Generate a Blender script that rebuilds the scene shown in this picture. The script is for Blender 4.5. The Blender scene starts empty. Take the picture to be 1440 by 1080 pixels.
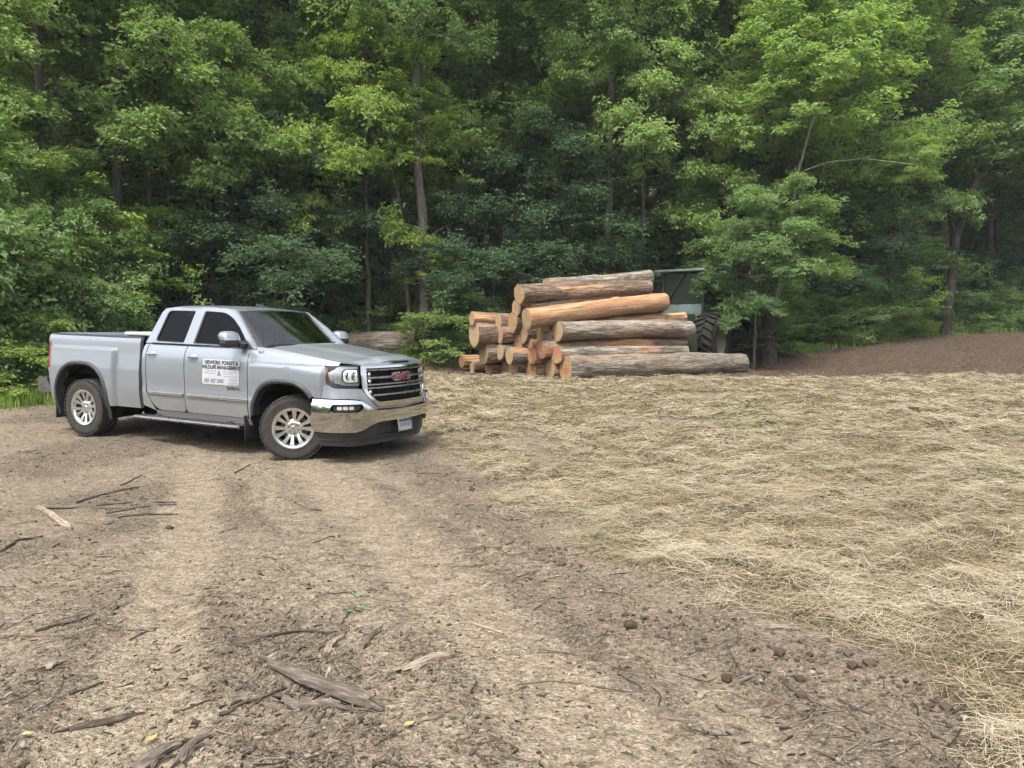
import bpy, bmesh, math, random
import numpy as np
from mathutils import Vector, Matrix
from mathutils.geometry import delaunay_2d_cdt

random.seed(7)
RNG = np.random.default_rng(7)
scene = bpy.context.scene
C = scene.collection
R = math.radians
PI = math.pi

# ------------------------------------------------------------------ camera
CAM_H = 1.60
CAM_PITCH = 0.0695
cam_d = bpy.data.cameras.new('camera')
cam_d.sensor_width = 36.0
cam_d.lens = 1082.0 / 1440.0 * 36.0
cam_d.clip_start = 0.05
cam_d.clip_end = 2000
cam = bpy.data.objects.new('camera', cam_d)
cam.location = (0, 0, CAM_H)
cam.rotation_euler = (PI / 2 - CAM_PITCH, 0, 0)
C.objects.link(cam)
scene.camera = cam

# ------------------------------------------------------------------ world, sun, exposure
SUN_EL, SUN_AZ = R(62), R(205)       # azimuth: compass angle from +Y clockwise; the sun is behind the viewer, to the left
world = bpy.data.worlds.new('World')
scene.world = world
world.use_nodes = True
wn = world.node_tree.nodes; wl = world.node_tree.links
bg = wn['Background']
sky = wn.new('ShaderNodeTexSky')
sky.sky_type = 'NISHITA'
sky.sun_disc = False
sky.sun_elevation = SUN_EL
sky.sun_rotation = SUN_AZ
sky.air_density = 1.0
sky.dust_density = 4.0
sky.ozone_density = 1.0
hs = wn.new('ShaderNodeHueSaturation')
hs.inputs['Saturation'].default_value = 0.34     # thin white overcast
hs.inputs['Value'].default_value = 1.0
wl.new(sky.outputs[0], hs.inputs['Color'])
wl.new(hs.outputs[0], bg.inputs['Color'])
bg.inputs['Strength'].default_value = 0.15
sun_d = bpy.data.lights.new('sun', 'SUN')
sun_d.energy = 1.5
sun_d.angle = R(14)
sun_d.color = (1.0, 0.95, 0.87)
sun = bpy.data.objects.new('sun', sun_d)
sdir = Vector((math.sin(SUN_AZ) * math.cos(SUN_EL), math.cos(SUN_AZ) * math.cos(SUN_EL), math.sin(SUN_EL)))
sun.rotation_euler = sdir.to_track_quat('Z', 'Y').to_euler()
sun.location = (0, 0, 40)
C.objects.link(sun)
scene.view_settings.view_transform = 'Standard'
scene.view_settings.look = 'None'
scene.view_settings.gamma = 1.0
scene.view_settings.use_curve_mapping = False
scene.view_settings.exposure = 1.62
scene.render.engine = 'CYCLES'
cy = scene.cycles
cy.max_bounces = 6
cy.volume_bounces = 0
cy.diffuse_bounces = 3
cy.glossy_bounces = 3
cy.transmission_bounces = 3
cy.transparent_max_bounces = 8
cy.caustics_reflective = False
cy.caustics_refractive = False
cy.use_denoising = True
cy.denoiser = 'OPENIMAGEDENOISE'
cy.denoising_input_passes = 'RGB_ALBEDO_NORMAL'
cy.denoising_prefilter = 'NONE'
cy.use_adaptive_sampling = True
cy.adaptive_threshold = 0.03
scene.render.film_transparent = False


def at(px, py, Y):
    """the point on the sight line of a photo pixel (1440 x 1080) at world depth Y"""
    u = (px - 720) / 1082.0; v = (540 - py) / 1082.0
    dy = math.cos(CAM_PITCH) + v * math.sin(CAM_PITCH)
    dz = -math.sin(CAM_PITCH) + v * math.cos(CAM_PITCH)
    k = Y / dy
    return Vector((u * k, Y, CAM_H + dz * k))


# ------------------------------------------------------------------ noise
def _hash(ix, iy, iz, seed):
    h = (ix.astype(np.int64) * 374761393 + iy.astype(np.int64) * 668265263 + iz.astype(np.int64) * 2147483647 + seed * 974634777)
    h = (h ^ (h >> 13)) * 1274126177
    h = h ^ (h >> 16)
    return (h & 0xFFFFFF).astype(np.float64) / 0xFFFFFF


def vnoise(x, y, z=0.0, seed=0):
    x = np.asarray(x, float); y = np.asarray(y, float); z = np.asarray(z, float) + 0 * x
    ix = np.floor(x); iy = np.floor(y); iz = np.floor(z)
    fx = x - ix; fy = y - iy; fz = z - iz
    fx = fx * fx * fx * (fx * (fx * 6 - 15) + 10); fy = fy * fy * fy * (fy * (fy * 6 - 15) + 10); fz = fz * fz * (3 - 2 * fz)
    out = 0
    flat = not np.any(iz) and not np.any(fz)
    for dz in ((0,) if flat else (0, 1)):
        a = _hash(ix, iy, iz + dz, seed); b = _hash(ix + 1, iy, iz + dz, seed)
        c = _hash(ix, iy + 1, iz + dz, seed); d = _hash(ix + 1, iy + 1, iz + dz, seed)
        v = (a * (1 - fx) + b * fx) * (1 - fy) + (c * (1 - fx) + d * fx) * fy
        out = out + v * (1 if flat else ((1 - fz) if dz == 0 else fz))
    return out * 2 - 1


def fbm(x, y, z=0.0, seed=0, octaves=4, gain=0.5):
    x = np.asarray(x, float); y = np.asarray(y, float)
    t = 0; a = 1.0; n = 0; f = 1.0
    for o in range(octaves):
        t = t + a * vnoise(x * f + o * 17.3, y * f - o * 9.1, np.asarray(z) * f, seed + o)
        n += a; a *= gain; f *= 2.03
    return t / n


def sstep(x, a, b):
    t = np.clip((np.asarray(x, float) - a) / (b - a), 0, 1)
    return t * t * (3 - 2 * t)


def polydist(x, y, pts):
    """distance to a polyline, and signed side (+ = right of the direction of travel)"""
    x = np.asarray(x, float); y = np.asarray(y, float)
    best = np.full(x.shape, 1e9); side = np.zeros(x.shape)
    for (ax, ay), (bx, by) in zip(pts[:-1], pts[1:]):
        dx, dy = bx - ax, by - ay
        t = np.clip(((x - ax) * dx + (y - ay) * dy) / (dx * dx + dy * dy), 0, 1)
        d = np.hypot(x - ax - t * dx, y - ay - t * dy)
        s = np.sign((y - ay) * dx - (x - ax) * dy)
        m = d < best
        best = np.where(m, d, best); side = np.where(m, -s, side)
    return best, side


# ------------------------------------------------------------------ the lie of the land
def gpix(px, py):
    """photo pixel to the flat near ground, used to measure the tracks"""
    u = (px - 720) / 1082.0; v = (540 - py) / 1082.0
    dy = math.cos(CAM_PITCH) + v * math.sin(CAM_PITCH)
    dz = -math.sin(CAM_PITCH) + v * math.cos(CAM_PITCH)
    k = CAM_H / -dz
    return (u * k, dy * k)


TRACK_R = [gpix(*p) for p in ((430, 655), (520, 725), (600, 800), (690, 890), (790, 990), (860, 1075), (960, 1230), (1100, 1500))]
TRACK_L = [gpix(*p) for p in ((285, 640), (262, 720), (240, 800), (215, 900), (185, 1000), (165, 1080), (120, 1250), (60, 1500))]
STRAW_EDGE = [(-3.2, 18.5), (-2.0, 13.2)] + [gpix(*p) for p in ((645, 640), (700, 695), (790, 735), (850, 800), (960, 862), (1120, 895), (1230, 950), (1340, 1025), (1420, 1090), (1600, 1250))] + [(2.6, 0.2), (2.7, -3)]



EDGE = [(-40, 10.0), (-14, 14.2), (-9.2, 14.7), (-7.0, 17.0), (-4.0, 21.0), (0.0, 22.0), (5.2, 21.6), (8.0, 23.0), (11.5, 25.5), (15, 29.0), (24, 31.5), (60, 34)]


def edge_y(x):
    return np.interp(x, [p[0] for p in EDGE], [p[1] for p in EDGE])


def ground_base(x, y):
    x = np.asarray(x, float); y = np.asarray(y, float)
    yy = np.clip(y - 9, 0, None)
    z = 0.0157 * np.clip(yy, 0, 14) ** 1.5 + .03 * np.clip(y - 23, 0, 100)
    z = z + .24 * np.clip(y - np.maximum(25, edge_y(x) + 2.5), 0, 160)
    z = z + 0.036 * np.clip(x - 4.5, 0, 14) * sstep(y, 9, 26)
    z = z + .30 * np.exp(-((x + 4.3) / 2.4) ** 2 - ((y - 21.9) / 1.2) ** 2)
    z = z + 0.012 * np.clip(-x - 5, 0, 12) * sstep(y, 9, 22)
    # levelled landing under the log pile
    pad = 1 - sstep(np.hypot((x - 3.6) / 5.6, (y - 20.2) / 4.2), .62, 1.15)
    z = z * (1 - pad) + (.43 + .012 * (y - 18)) * pad
    # the truck stands on an even patch that falls gently towards its nose
    ca, sa = math.cos(-.42897), math.sin(-.42897)
    al = (x + 2.334) * ca + (y - 10.215) * sa; ac = -(x + 2.334) * sa + (y - 10.215) * ca
    w = 1 - sstep(np.hypot((al + 1.7) / 3.4, ac / 1.9), .75, 1.5)
    z = z * (1 - w) + (.012 - .0283 * al) * w
    # the strawed bank swells a little above the lane
    z = z + 0.16 * sstep(x, 1.0, 4.5) * sstep(y, 3.0, 7.0) * (1 - sstep(y, 13, 19))
    return z


def masks(x, y):
    x = np.asarray(x, float); y = np.asarray(y, float)
    d, s = polydist(x, y, STRAW_EDGE)
    # STRAW_EDGE runs from far to near: the straw lies on the left-hand side of that direction
    sd = -d * s
    wob = fbm(x * 1.3, y * 1.3, seed=11, octaves=4) * 0.55
    straw = sstep(sd + wob, -0.10, 0.35)
    far = sstep(y + 0.10 * x + fbm(x * .6, y * .6, seed=12) * 0.8, 18.6, 19.6)      # bare soil beyond the bank
    straw = straw * (1 - far)
    straw = straw * (1 - 0.9 * sstep(fbm(x * 0.75, y * 0.75, seed=13, octaves=4), 0.34, 0.50))
    straw = straw * (1 - 0.55 * sstep(fbm(x * 2.1, y * 2.1, seed=17, octaves=3), 0.28, 0.48))
    dr, _ = polydist(x, y, TRACK_R); dl, _ = polydist(x, y, TRACK_L)
    n = fbm(x * 1.7, y * 1.7, seed=14) * 0.12
    tr = np.maximum(1 - sstep(dr + n, 0.16, 0.42), 1 - sstep(dl + n, 0.14, 0.36))
    tr = np.maximum(tr, 0.55 * (1 - sstep(np.abs(dr - 0.62) + n, 0.05, 0.22)))
    tr = tr * (1 - sstep(y, 9.2, 11.5)) * (1 - straw)
    dark = sstep(fbm(x * 0.55, y * 0.55, seed=15, octaves=5), -0.05, 0.35) * (1 - tr)
    # loosened soil: between the ruts, along the straw and on the far left
    dark = np.maximum(dark, (1 - sstep(np.abs(sd + 0.55 + wob * .6), 0.15, 0.55)) * sstep(y, 2.5, 4) * .9)
    dark = np.maximum(dark, far * 1.9)
    forest = forest_mask(x, y)
    return straw, tr * (1 - forest), dark, forest

def forest_mask(x, y):
    return sstep(y - edge_y(x) + fbm(x * .8, y * .8, seed=16) * 0.7, -0.4, 0.5)


def ground_z(x, y, detail=True):
    x = np.asarray(x, float); y = np.asarray(y, float)
    z = ground_base(x, y)
    if not detail:
        return z
    straw, tr, dark, forest = masks(x, y)
    z = z + 0.05 * fbm(x * 0.45, y * 0.45, seed=21, octaves=3)
    near = 1 - sstep(y, 22, 30)
    lump = fbm(x * 2.2, y * 2.2, seed=22, octaves=4)
    z = z + near * straw * (0.10 * np.clip(lump + .20, -0.2, 1) + 0.055 * fbm(x * 5, y * 5, seed=23, octaves=3) + 0.02)
    rough = (1 - straw) * (1 - 0.75 * tr) * near
    z = z + rough * (0.016 * fbm(x * 4.5, y * 4.5, seed=24, octaves=4, gain=.6) + 0.012 * dark * np.abs(fbm(x * 11, y * 11, seed=25, octaves=3)))
    # clods along the straw edge and the churned strip between the ruts
    z = z + near * dark * (1 - straw) * 0.045 * np.clip(fbm(x * 7.5, y * 7.5, seed=26, octaves=3) - .05, 0, 1)
    # ruts, with bar marks of the lugged tyres
    z = z - 0.028 * tr
    dr, _ = polydist(x, y, TRACK_R); dl, _ = polydist(x, y, TRACK_L)
    bars = np.sin((y * 0.97 + x * 0.2 + 0.08 * fbm(x * 3, y * 3, seed=27)) * 2 * PI / 0.155)
    churn = (1 - sstep(np.abs(dl - 0.62), 0.22, 0.42)) * (1 - sstep(y, 8.5, 10)) * sstep(x + y * .3, 0.2 - 1.4, 0.4 - 1.2)
    z = z + 0.011 * bars * churn * sstep(fbm(x * .9, y * .9, seed=28), -0.3, 0.2)
    fine = np.sin((y * 0.97 + x * 0.3) * 2 * PI / 0.14)
    z = z + 0.004 * fine * tr * sstep(fbm(x * 1.2, y * 1.2, seed=29), -.1, .3)
    return z


def gz(x, y):
    return float(ground_z(np.array([x]), np.array([y]))[0])


# ------------------------------------------------------------------ mesh helpers
def link(o, parent=None):
    C.objects.link(o)
    if parent is not None:
        o.parent = parent
    return o


def sharp(me, ang=35):
    me.shade_smooth()
    me.set_sharp_from_angle(angle=R(ang))


def mesh(name, V, F, mat, parent=None, smooth=35):
    me = bpy.data.meshes.new(name)
    me.from_pydata([tuple(map(float, v)) for v in V], [], [tuple(int(i) for i in f) for f in F])
    me.update()
    if smooth:
        sharp(me, smooth)
    if mat is not None:
        me.materials.append(mat)
    return link(bpy.data.objects.new(name, me), parent)


def big_mesh(name, V, F, mat, smooth=False):
    """fast path: V (n,3), F (m,k) with constant k"""
    me = bpy.data.meshes.new(name)
    V = np.ascontiguousarray(V, np.float32); F = np.ascontiguousarray(F, np.int32)
    k = F.shape[1]
    me.vertices.add(len(V)); me.vertices.foreach_set('co', V.ravel())
    me.loops.add(F.size); me.loops.foreach_set('vertex_index', F.ravel())
    me.polygons.add(len(F))
    me.polygons.foreach_set('loop_start', np.arange(0, F.size, k, dtype=np.int32))
    me.polygons.foreach_set('use_smooth', np.full(len(F), smooth, dtype=bool))
    me.update(calc_edges=True)
    if mat is not None:
        me.materials.append(mat)
    return me


def attr(me, name, values):
    a = me.attributes.new(name, 'FLOAT', 'POINT')
    a.data.foreach_set('value', np.ascontiguousarray(values, np.float32))


def tag(o, label=None, cat=None, group=None, kind=None):
    if label: o['label'] = label
    if cat: o['category'] = cat
    if group: o['group'] = group
    if kind: o['kind'] = kind
    return o


def thing(name, label, cat, loc=(0, 0, 0), rot=(0, 0, 0), group=None):
    o = bpy.data.objects.new(name, None)
    o.empty_display_size = 0.2
    o.location = loc; o.rotation_euler = rot
    link(o)
    return tag(o, label, cat, group)


class MB:
    """collects simple shapes into one mesh"""
    def __init__(self):
        self.V = []; self.F = []

    def add(self, V, F):
        n = len(self.V)
        self.V += [tuple(map(float, v)) for v in V]
        self.F += [tuple(int(i) + n for i in f) for f in F]
        return self

    def box(self, c, s, rot=None, bev=0.0):
        hx, hy, hz = s[0] / 2, s[1] / 2, s[2] / 2
        if bev <= 0:
            V = [(sx * hx, sy * hy, sz * hz) for sx in (-1, 1) for sy in (-1, 1) for sz in (-1, 1)]
            F = [(0, 1, 3, 2), (4, 6, 7, 5), (0, 4, 5, 1), (2, 3, 7, 6), (0, 2, 6, 4), (1, 5, 7, 3)]
        else:
            bm = bmesh.new()
            bmesh.ops.create_cube(bm, size=1)
            bmesh.ops.scale(bm, vec=s, verts=bm.verts)
            bmesh.ops.bevel(bm, geom=bm.edges[:], offset=min(bev, min(s) * .49), segments=2, affect='EDGES', profile=.5)
            V = [v.co[:] for v in bm.verts]; bm.verts.index_update()
            F = [[v.index for v in f.verts] for f in bm.faces]
            bm.free()
        if rot is not None:
            V = [rot @ Vector(v) for v in V]
        V = [(v[0] + c[0], v[1] + c[1], v[2] + c[2]) for v in V]
        return self.add(V, F)

    def tube(self, P, r, n=8, cap=True):
        P = [Vector(p) for p in P]
        rs = list(r) if hasattr(r, '__len__') else [r] * len(P)
        V = []; F = []
        up = None
        for i, p in enumerate(P):
            d = (P[min(i + 1, len(P) - 1)] - P[max(i - 1, 0)]).normalized()
            if up is None:
                up = d.orthogonal().normalized()
            up = (up - d * up.dot(d))
            up = up.normalized() if up.length > 1e-6 else d.orthogonal().normalized()
            w = d.cross(up)
            for k in range(n):
                a = 2 * PI * k / n
                V.append(p + (up * math.cos(a) + w * math.sin(a)) * rs[i])
        for i in range(len(P) - 1):
            for k in range(n):
                a = i * n + k; b = i * n + (k + 1) % n
                F.append((a, b, b + n, a + n))
        if cap:
            F.append(tuple(range(n))[::-1]); F.append(tuple((len(P) - 1) * n + k for k in range(n)))
        return self.add(V, F)

    def lathe(self, prof, n=32, axis='y', origin=(0, 0, 0), closed=False):
        """prof: (radius, offset along the axis)"""
        V = []; F = []
        m = len(prof)
        for k in range(n):
            a = 2 * PI * k / n
            for r, h in prof:
                if axis == 'y': v = (r * math.cos(a), h, r * math.sin(a))
                elif axis == 'z': v = (r * math.cos(a), r * math.sin(a), h)
                else: v = (h, r * math.cos(a), r * math.sin(a))
                V.append((v[0] + origin[0], v[1] + origin[1], v[2] + origin[2]))
        for k in range(n):
            k2 = (k + 1) % n
            for j in range(m if closed else m - 1):
                j2 = (j + 1) % m
                F.append((k * m + j, k * m + j2, k2 * m + j2, k2 * m + j))
        return self.add(V, F)

    def prism(self, poly, axis, a, b):
        """extrude a polygon of (u, v) along an axis from a to b"""
        n = len(poly)
        def P(u, v, t):
            return {'x': (t, u, v), 'y': (u, t, v), 'z': (u, v, t)}[axis]
        V = [P(u, v, a) for u, v in poly] + [P(u, v, b) for u, v in poly]
        F = [tuple(range(n))[::-1], tuple(range(n, 2 * n))] + [(i, (i + 1) % n, n + (i + 1) % n, n + i) for i in range(n)]
        return self.add(V, F)

    def build(self, name, mat, parent=None, smooth=35):
        return mesh(name, self.V, self.F, mat, parent, smooth)


def inpoly(P, poly):
    x, y = P[:, 0], P[:, 1]
    c = np.zeros(len(P), bool)
    q = np.asarray(poly)
    j = len(q) - 1
    for i in range(len(q)):
        xi, yi = q[i]; xj, yj = q[j]
        with np.errstate(divide='ignore', invalid='ignore'):
            m = ((yi > y) != (yj > y)) & (x < (xj - xi) * (y - yi) / (yj - yi + 1e-15) + xi)
        c ^= m
        j = i
    return c


def fillet(pts, r, n=4):
    """round the corners of a closed polygon; r is one radius or one per corner"""
    out = []
    N = len(pts)
    for i in range(N):
        p0 = np.array(pts[i - 1], float); p = np.array(pts[i], float); p1 = np.array(pts[(i + 1) % N], float)
        ri = r[i] if hasattr(r, '__len__') else r
        if ri <= 0:
            out.append(tuple(p)); continue
        a = p0 - p; b = p1 - p
        la, lb = np.linalg.norm(a), np.linalg.norm(b)
        q = min(ri, la * .48, lb * .48)
        s = p + a / la * q; e = p + b / lb * q
        for k in range(n + 1):
            t = k / n
            out.append(tuple((1 - t) ** 2 * s + 2 * t * (1 - t) * p + t * t * e))
    return out


def densify(poly, step):
    out = []
    N = len(poly)
    for i in range(N):
        a = np.array(poly[i], float); b = np.array(poly[(i + 1) % N], float)
        n = max(1, int(math.ceil(np.linalg.norm(b - a) / step)))
        for k in range(n):
            out.append(tuple(a + (b - a) * k / n))
    return out


def sheet(outline, holes=(), step=0.06):
    """triangulated flat panel with interior points: (verts2d, tris, boundary loops)"""
    loops = [densify(outline, step)] + [densify(h, step) for h in holes]
    pts = []; edges = []
    for L in loops:
        n = len(pts)
        pts += L
        edges += [(n + i, n + (i + 1) % len(L)) for i in range(len(L))]
    B = np.array(pts)
    xs = np.arange(B[:, 0].min() + step * .5, B[:, 0].max(), step); ys = np.arange(B[:, 1].min() + step * .5, B[:, 1].max(), step)
    G = np.array([(x + (step * .5 if j % 2 else 0), y) for j, y in enumerate(ys) for x in xs]).reshape(-1, 2)
    if len(G):
        ok = inpoly(G, loops[0])
        for h in loops[1:]:
            ok &= ~inpoly(G, h)
        G = G[ok]
        if len(G):
            d = np.min(np.hypot(G[:, None, 0] - B[None, :, 0], G[:, None, 1] - B[None, :, 1]), axis=1)
            G = G[d > step * .45]
            pts = pts + [tuple(g) for g in G]
    v, e, f, _, _, _ = delaunay_2d_cdt([Vector(p) for p in pts], edges, [], 0, 1e-5)
    V2 = np.array([p[:] for p in v])
    F = [tuple(t) for t in f]
    cen = np.array([V2[list(t)].mean(0) for t in F])
    ok = inpoly(cen, loops[0])
    for h in loops[1:]:
        ok &= ~inpoly(cen, h)
    F = [t for t, k in zip(F, ok) if k]
    return V2, F


def skin_panel(name, outline, mapfn, mat, parent, holes=(), step=0.06, depth=0.012, inward=None, smooth=35, flip=False):
    """a curved sheet-metal panel: outline in 2-D, mapfn(u, v, off) -> xyz; its edges are turned in by depth"""
    V2, F = sheet(outline, holes, step)
    A = np.array(mapfn(V2[:, 0], V2[:, 1], 0.0)).T
    Bk = np.array(mapfn(V2[:, 0], V2[:, 1], -depth)).T
    n = len(A)
    cnt = {}
    for t in F:
        for i in range(3):
            k = (t[i], t[(i + 1) % 3])
            cnt[k] = cnt.get(k, 0) + 1
    G = [t[::-1] if flip else t for t in F]
    for (a, b) in list(cnt):
        if (b, a) not in cnt:
            q = (a, n + a, n + b, b)
            G.append(q[::-1] if flip else q)
    return mesh(name, np.vstack([A, Bk]), G, mat, parent, smooth)


# ------------------------------------------------------------------ materials
MATS = {}


class NT:
    def __init__(self, name):
        m = bpy.data.materials.new(name)
        m.use_nodes = True
        self.m = m; self.n = m.node_tree.nodes; self.l = m.node_tree.links
        self.p = self.n['Principled BSDF']; self.out = self.n['Material Output']
        MATS[name] = m

    def node(self, t, **kw):
        o = self.n.new(t)
        for k, v in kw.items():
            if k.startswith('i_'):
                key = k[2:]
                o.inputs[int(key) if key.isdigit() else key.replace('_', ' ')].default_value = v
            else:
                setattr(o, k, v)
        return o

    def link(self, a, b):
        self.l.new(a, b)

    def coord(self, kind='Object', scale=(1, 1, 1), rot=(0, 0, 0)):
        tc = self.node('ShaderNodeTexCoord'); mp = self.node('ShaderNodeMapping')
        mp.inputs['Scale'].default_value = scale; mp.inputs['Rotation'].default_value = rot
        self.link(tc.outputs[kind], mp.inputs['Vector'])
        return mp.outputs[0]

    def noise(self, vec, scale, detail=4, rough=.55, dist=0.0):
        o = self.node('ShaderNodeTexNoise')
        o.inputs['Scale'].default_value = scale; o.inputs['Detail'].default_value = detail
        o.inputs['Roughness'].default_value = rough; o.inputs['Distortion'].default_value = dist
        if vec is not None: self.link(vec, o.inputs['Vector'])
        return o.outputs['Fac']

    def ramp(self, fac, stops):
        o = self.node('ShaderNodeValToRGB')
        cr = o.color_ramp
        while len(cr.elements) < len(stops): cr.elements.new(0.5)
        for e, (p, c) in zip(cr.elements, stops):
            e.position = p; e.color = c if len(c) == 4 else (*c, 1)
        self.link(fac, o.inputs[0])
        return o.outputs[0]

    def maprange(self, fac, a, b, c=0., d=1.):
        o = self.node('ShaderNodeMapRange')
        o.interpolation_type = 'SMOOTHSTEP'
        for i, v in zip((1, 2, 3, 4), (a, b, c, d)): o.inputs[i].default_value = v
        self.link(fac, o.inputs[0])
        return o.outputs[0]

    def math(self, op, a, b=None):
        o = self.node('ShaderNodeMath', operation=op)
        for i, v in enumerate((a, b)):
            if v is None: continue
            if isinstance(v, (int, float)): o.inputs[i].default_value = v
            else: self.link(v, o.inputs[i])
        return o.outputs[0]

    def mix(self, fac, a, b, blend='MIX'):
        o = self.node('ShaderNodeMix', data_type='RGBA', blend_type=blend)
        for i, v in ((0, fac), (6, a), (7, b)):
            if isinstance(v, (int, float)): o.inputs[i].default_value = v
            elif isinstance(v, tuple): o.inputs[i].default_value = v if len(v) == 4 else (*v, 1)
            else: self.link(v, o.inputs[i])
        return o.outputs[2]

    def attr(self, name):
        o = self.node('ShaderNodeAttribute'); o.attribute_name = name
        return o.outputs['Fac']

    def bump(self, h, strength=.5, dist=.01, normal=None):
        o = self.node('ShaderNodeBump')
        o.inputs['Strength'].default_value = strength; o.inputs['Distance'].default_value = dist
        self.link(h, o.inputs['Height'])
        if normal is not None: self.link(normal, o.inputs['Normal'])
        return o.outputs[0]

    def set(self, **kw):
        for k, v in kw.items():
            s = self.p.inputs[k.replace('_', ' ')]
            if isinstance(v, (int, float)): s.default_value = v
            elif isinstance(v, tuple): s.default_value = v if len(v) == 4 else (*v, 1)
            else: self.link(v, s)
        return self


def simple(name, col, rough=.5, metal=0., spec=.5, coat=0., var=0.12, scale=6.0, bump=0.0):
    t = NT(name)
    vec = t.coord('Object')
    n = t.noise(vec, scale, 5, .6)
    lo = tuple(c * (1 - var) for c in col); hi = tuple(min(1, c * (1 + var)) for c in col)
    t.set(Base_Color=t.ramp(n, [(.3, lo), (.7, hi)]), Metallic=metal, Specular_IOR_Level=spec, Coat_Weight=coat, Coat_Roughness=.05)
    t.set(Roughness=t.maprange(n, .25, .75, rough * .85, min(1, rough * 1.15)))
    if bump:
        t.set(Normal=t.bump(t.noise(vec, scale * 8, 3), bump, .004))
    return t.m


def M(n):
    return MATS[n]


# ================================================================== GROUND
def soil_material():
    t = NT('soil')
    pos = t.node('ShaderNodeNewGeometry').outputs['Position']
    straw, track, dark, forest = (t.attr(k) for k in ('straw', 'track', 'dark', 'forest'))
    n1 = t.noise(pos, 1.1, 3, .62)
    n2 = t.noise(pos, 9.0, 4, .68)
    n3 = t.noise(pos, 46.0, 3, .7)
    n4 = t.noise(pos, 170.0, 1, .6)
    base = t.ramp(n2, [(.28, (0.129, 0.100, 0.068)), (.50, (0.199, 0.163, 0.119)), (.72, (0.268, 0.229, 0.166))])
    loose = t.ramp(n2, [(.28, (0.067, 0.052, 0.037)), (.52, (0.128, 0.102, 0.077)), (.75, (0.197, 0.167, 0.126))])
    pale = t.ramp(n2, [(.25, (0.182, 0.147, 0.103)), (.55, (0.253, 0.210, 0.149)), (.8, (0.314, 0.263, 0.196))])
    d1 = t.maprange(t.math('ADD', t.math('MULTIPLY', dark, .7), t.math('MULTIPLY', t.math('SUBTRACT', n2, .5), 2.6)), .1, .95)
    col = t.mix(d1, base, loose)
    t1 = t.maprange(t.math('ADD', t.math('MULTIPLY', track, .8), t.math('MULTIPLY', t.math('SUBTRACT', n2, .5), 2.2)), .1, 1.0)
    col = t.mix(t1, col, pale)
    # straw and chaff trodden into the soil, darkened to stand for shade between straws
    chaff = t.ramp(n3, [(.3, (0.073, 0.056, 0.031)), (.55, (0.150, 0.120, 0.070)), (.75, (0.224, 0.190, 0.117))])
    col = t.mix(t.maprange(t.math('ADD', straw, t.math('MULTIPLY', t.math('SUBTRACT', n2, .5), 1.2)), .1, .8), col, chaff)
    # fine light and dark crumbs
    col = t.mix(t.maprange(n3, .56, .70, 0, .6), col, (0.302, 0.259, 0.202))
    col = t.mix(t.maprange(n3, .43, .30, 0, .65), col, (0.043, 0.031, 0.022))
    v = t.node('ShaderNodeTexVoronoi', feature='F1'); v.inputs['Scale'].default_value = 38
    t.link(pos, v.inputs['Vector'])
    crumbs = t.math('MULTIPLY', t.maprange(v.outputs['Distance'], .22, .12), t.maprange(t.noise(pos, 5., 3), .50, .62))
    col = t.mix(t.math('MULTIPLY', crumbs, .6), col, t.ramp(v.outputs['Color'], [(0, (0.079, 0.061, 0.043)), (1, (0.331, 0.295, 0.245))]))
    # grain of the soil: crumbs of two sizes, each with its own shade
    grain = []
    for sc, lo, hi, sd in ((52, .68, 1.30, .10), (115, .72, 1.27, .05)):
        vg = t.node('ShaderNodeTexVoronoi', feature='F1'); vg.inputs['Scale'].default_value = sc; vg.inputs['Randomness'].default_value = 1.0
        wv = t.node('ShaderNodeVectorMath', operation='ADD')
        nz = t.node('ShaderNodeTexNoise'); nz.inputs['Scale'].default_value = sc * .5; t.link(pos, nz.inputs['Vector'])
        sv = t.node('ShaderNodeVectorMath', operation='SCALE'); sv.inputs['Scale'].default_value = 1.1 / sc; t.link(nz.outputs['Color'], sv.inputs[0])
        t.link(pos, wv.inputs[0]); t.link(sv.outputs[0], wv.inputs[1]); t.link(wv.outputs[0], vg.inputs['Vector'])
        sc_ = t.node('ShaderNodeSeparateColor'); t.link(vg.outputs['Color'], sc_.inputs[0])
        f = t.node('ShaderNodeMapRange'); f.inputs[3].default_value = lo; f.inputs[4].default_value = hi; t.link(sc_.outputs[0], f.inputs[0])
        cc = t.node('ShaderNodeCombineColor')
        for k in range(3): t.link(f.outputs[0], cc.inputs[k])
        col = t.mix(1.0, col, cc.outputs[0], 'MULTIPLY')
        grain.append(t.math('MULTIPLY', t.maprange(vg.outputs['Distance'], .0, .55, 1, 0), t.maprange(sc_.outputs[1], .2, .9)))
    # the bare bank at the back is damp, darker earth
    col = t.mix(t.maprange(dark, 1.0, 1.7), col, t.mix(1.0, col, (.60, .53, .47), 'MULTIPLY'))
    # leaf mould under the trees
    mould = t.ramp(n3, [(.3, (.030, .022, .012)), (.55, (.070, .052, .030)), (.75, (.12, .09, .05))])
    green = t.ramp(n2, [(.3, (.020, .036, .010)), (.6, (.050, .085, .022)), (.8, (.085, .125, .035))])
    col2 = t.mix(t.maprange(n1, .42, .60), mould, green)
    col = t.mix(forest, col, col2)
    t.set(Base_Color=col, Roughness=.95, Specular_IOR_Level=.15)
    h = t.math('ADD', t.math('MULTIPLY', n2, .9), t.math('ADD', t.math('MULTIPLY', n3, .55), t.math('ADD', t.math('MULTIPLY', n4, .16), t.math('MULTIPLY', crumbs, .12))))
    sp = t.node('ShaderNodeSeparateXYZ'); t.link(pos, sp.inputs[0])
    ph = t.math('ADD', t.math('MULTIPLY', sp.outputs['Y'], 84.0), t.math('ADD', t.math('MULTIPLY', sp.outputs['X'], 22.0), t.math('MULTIPLY', t.noise(pos, 3.0, 2), 4.0)))
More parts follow.
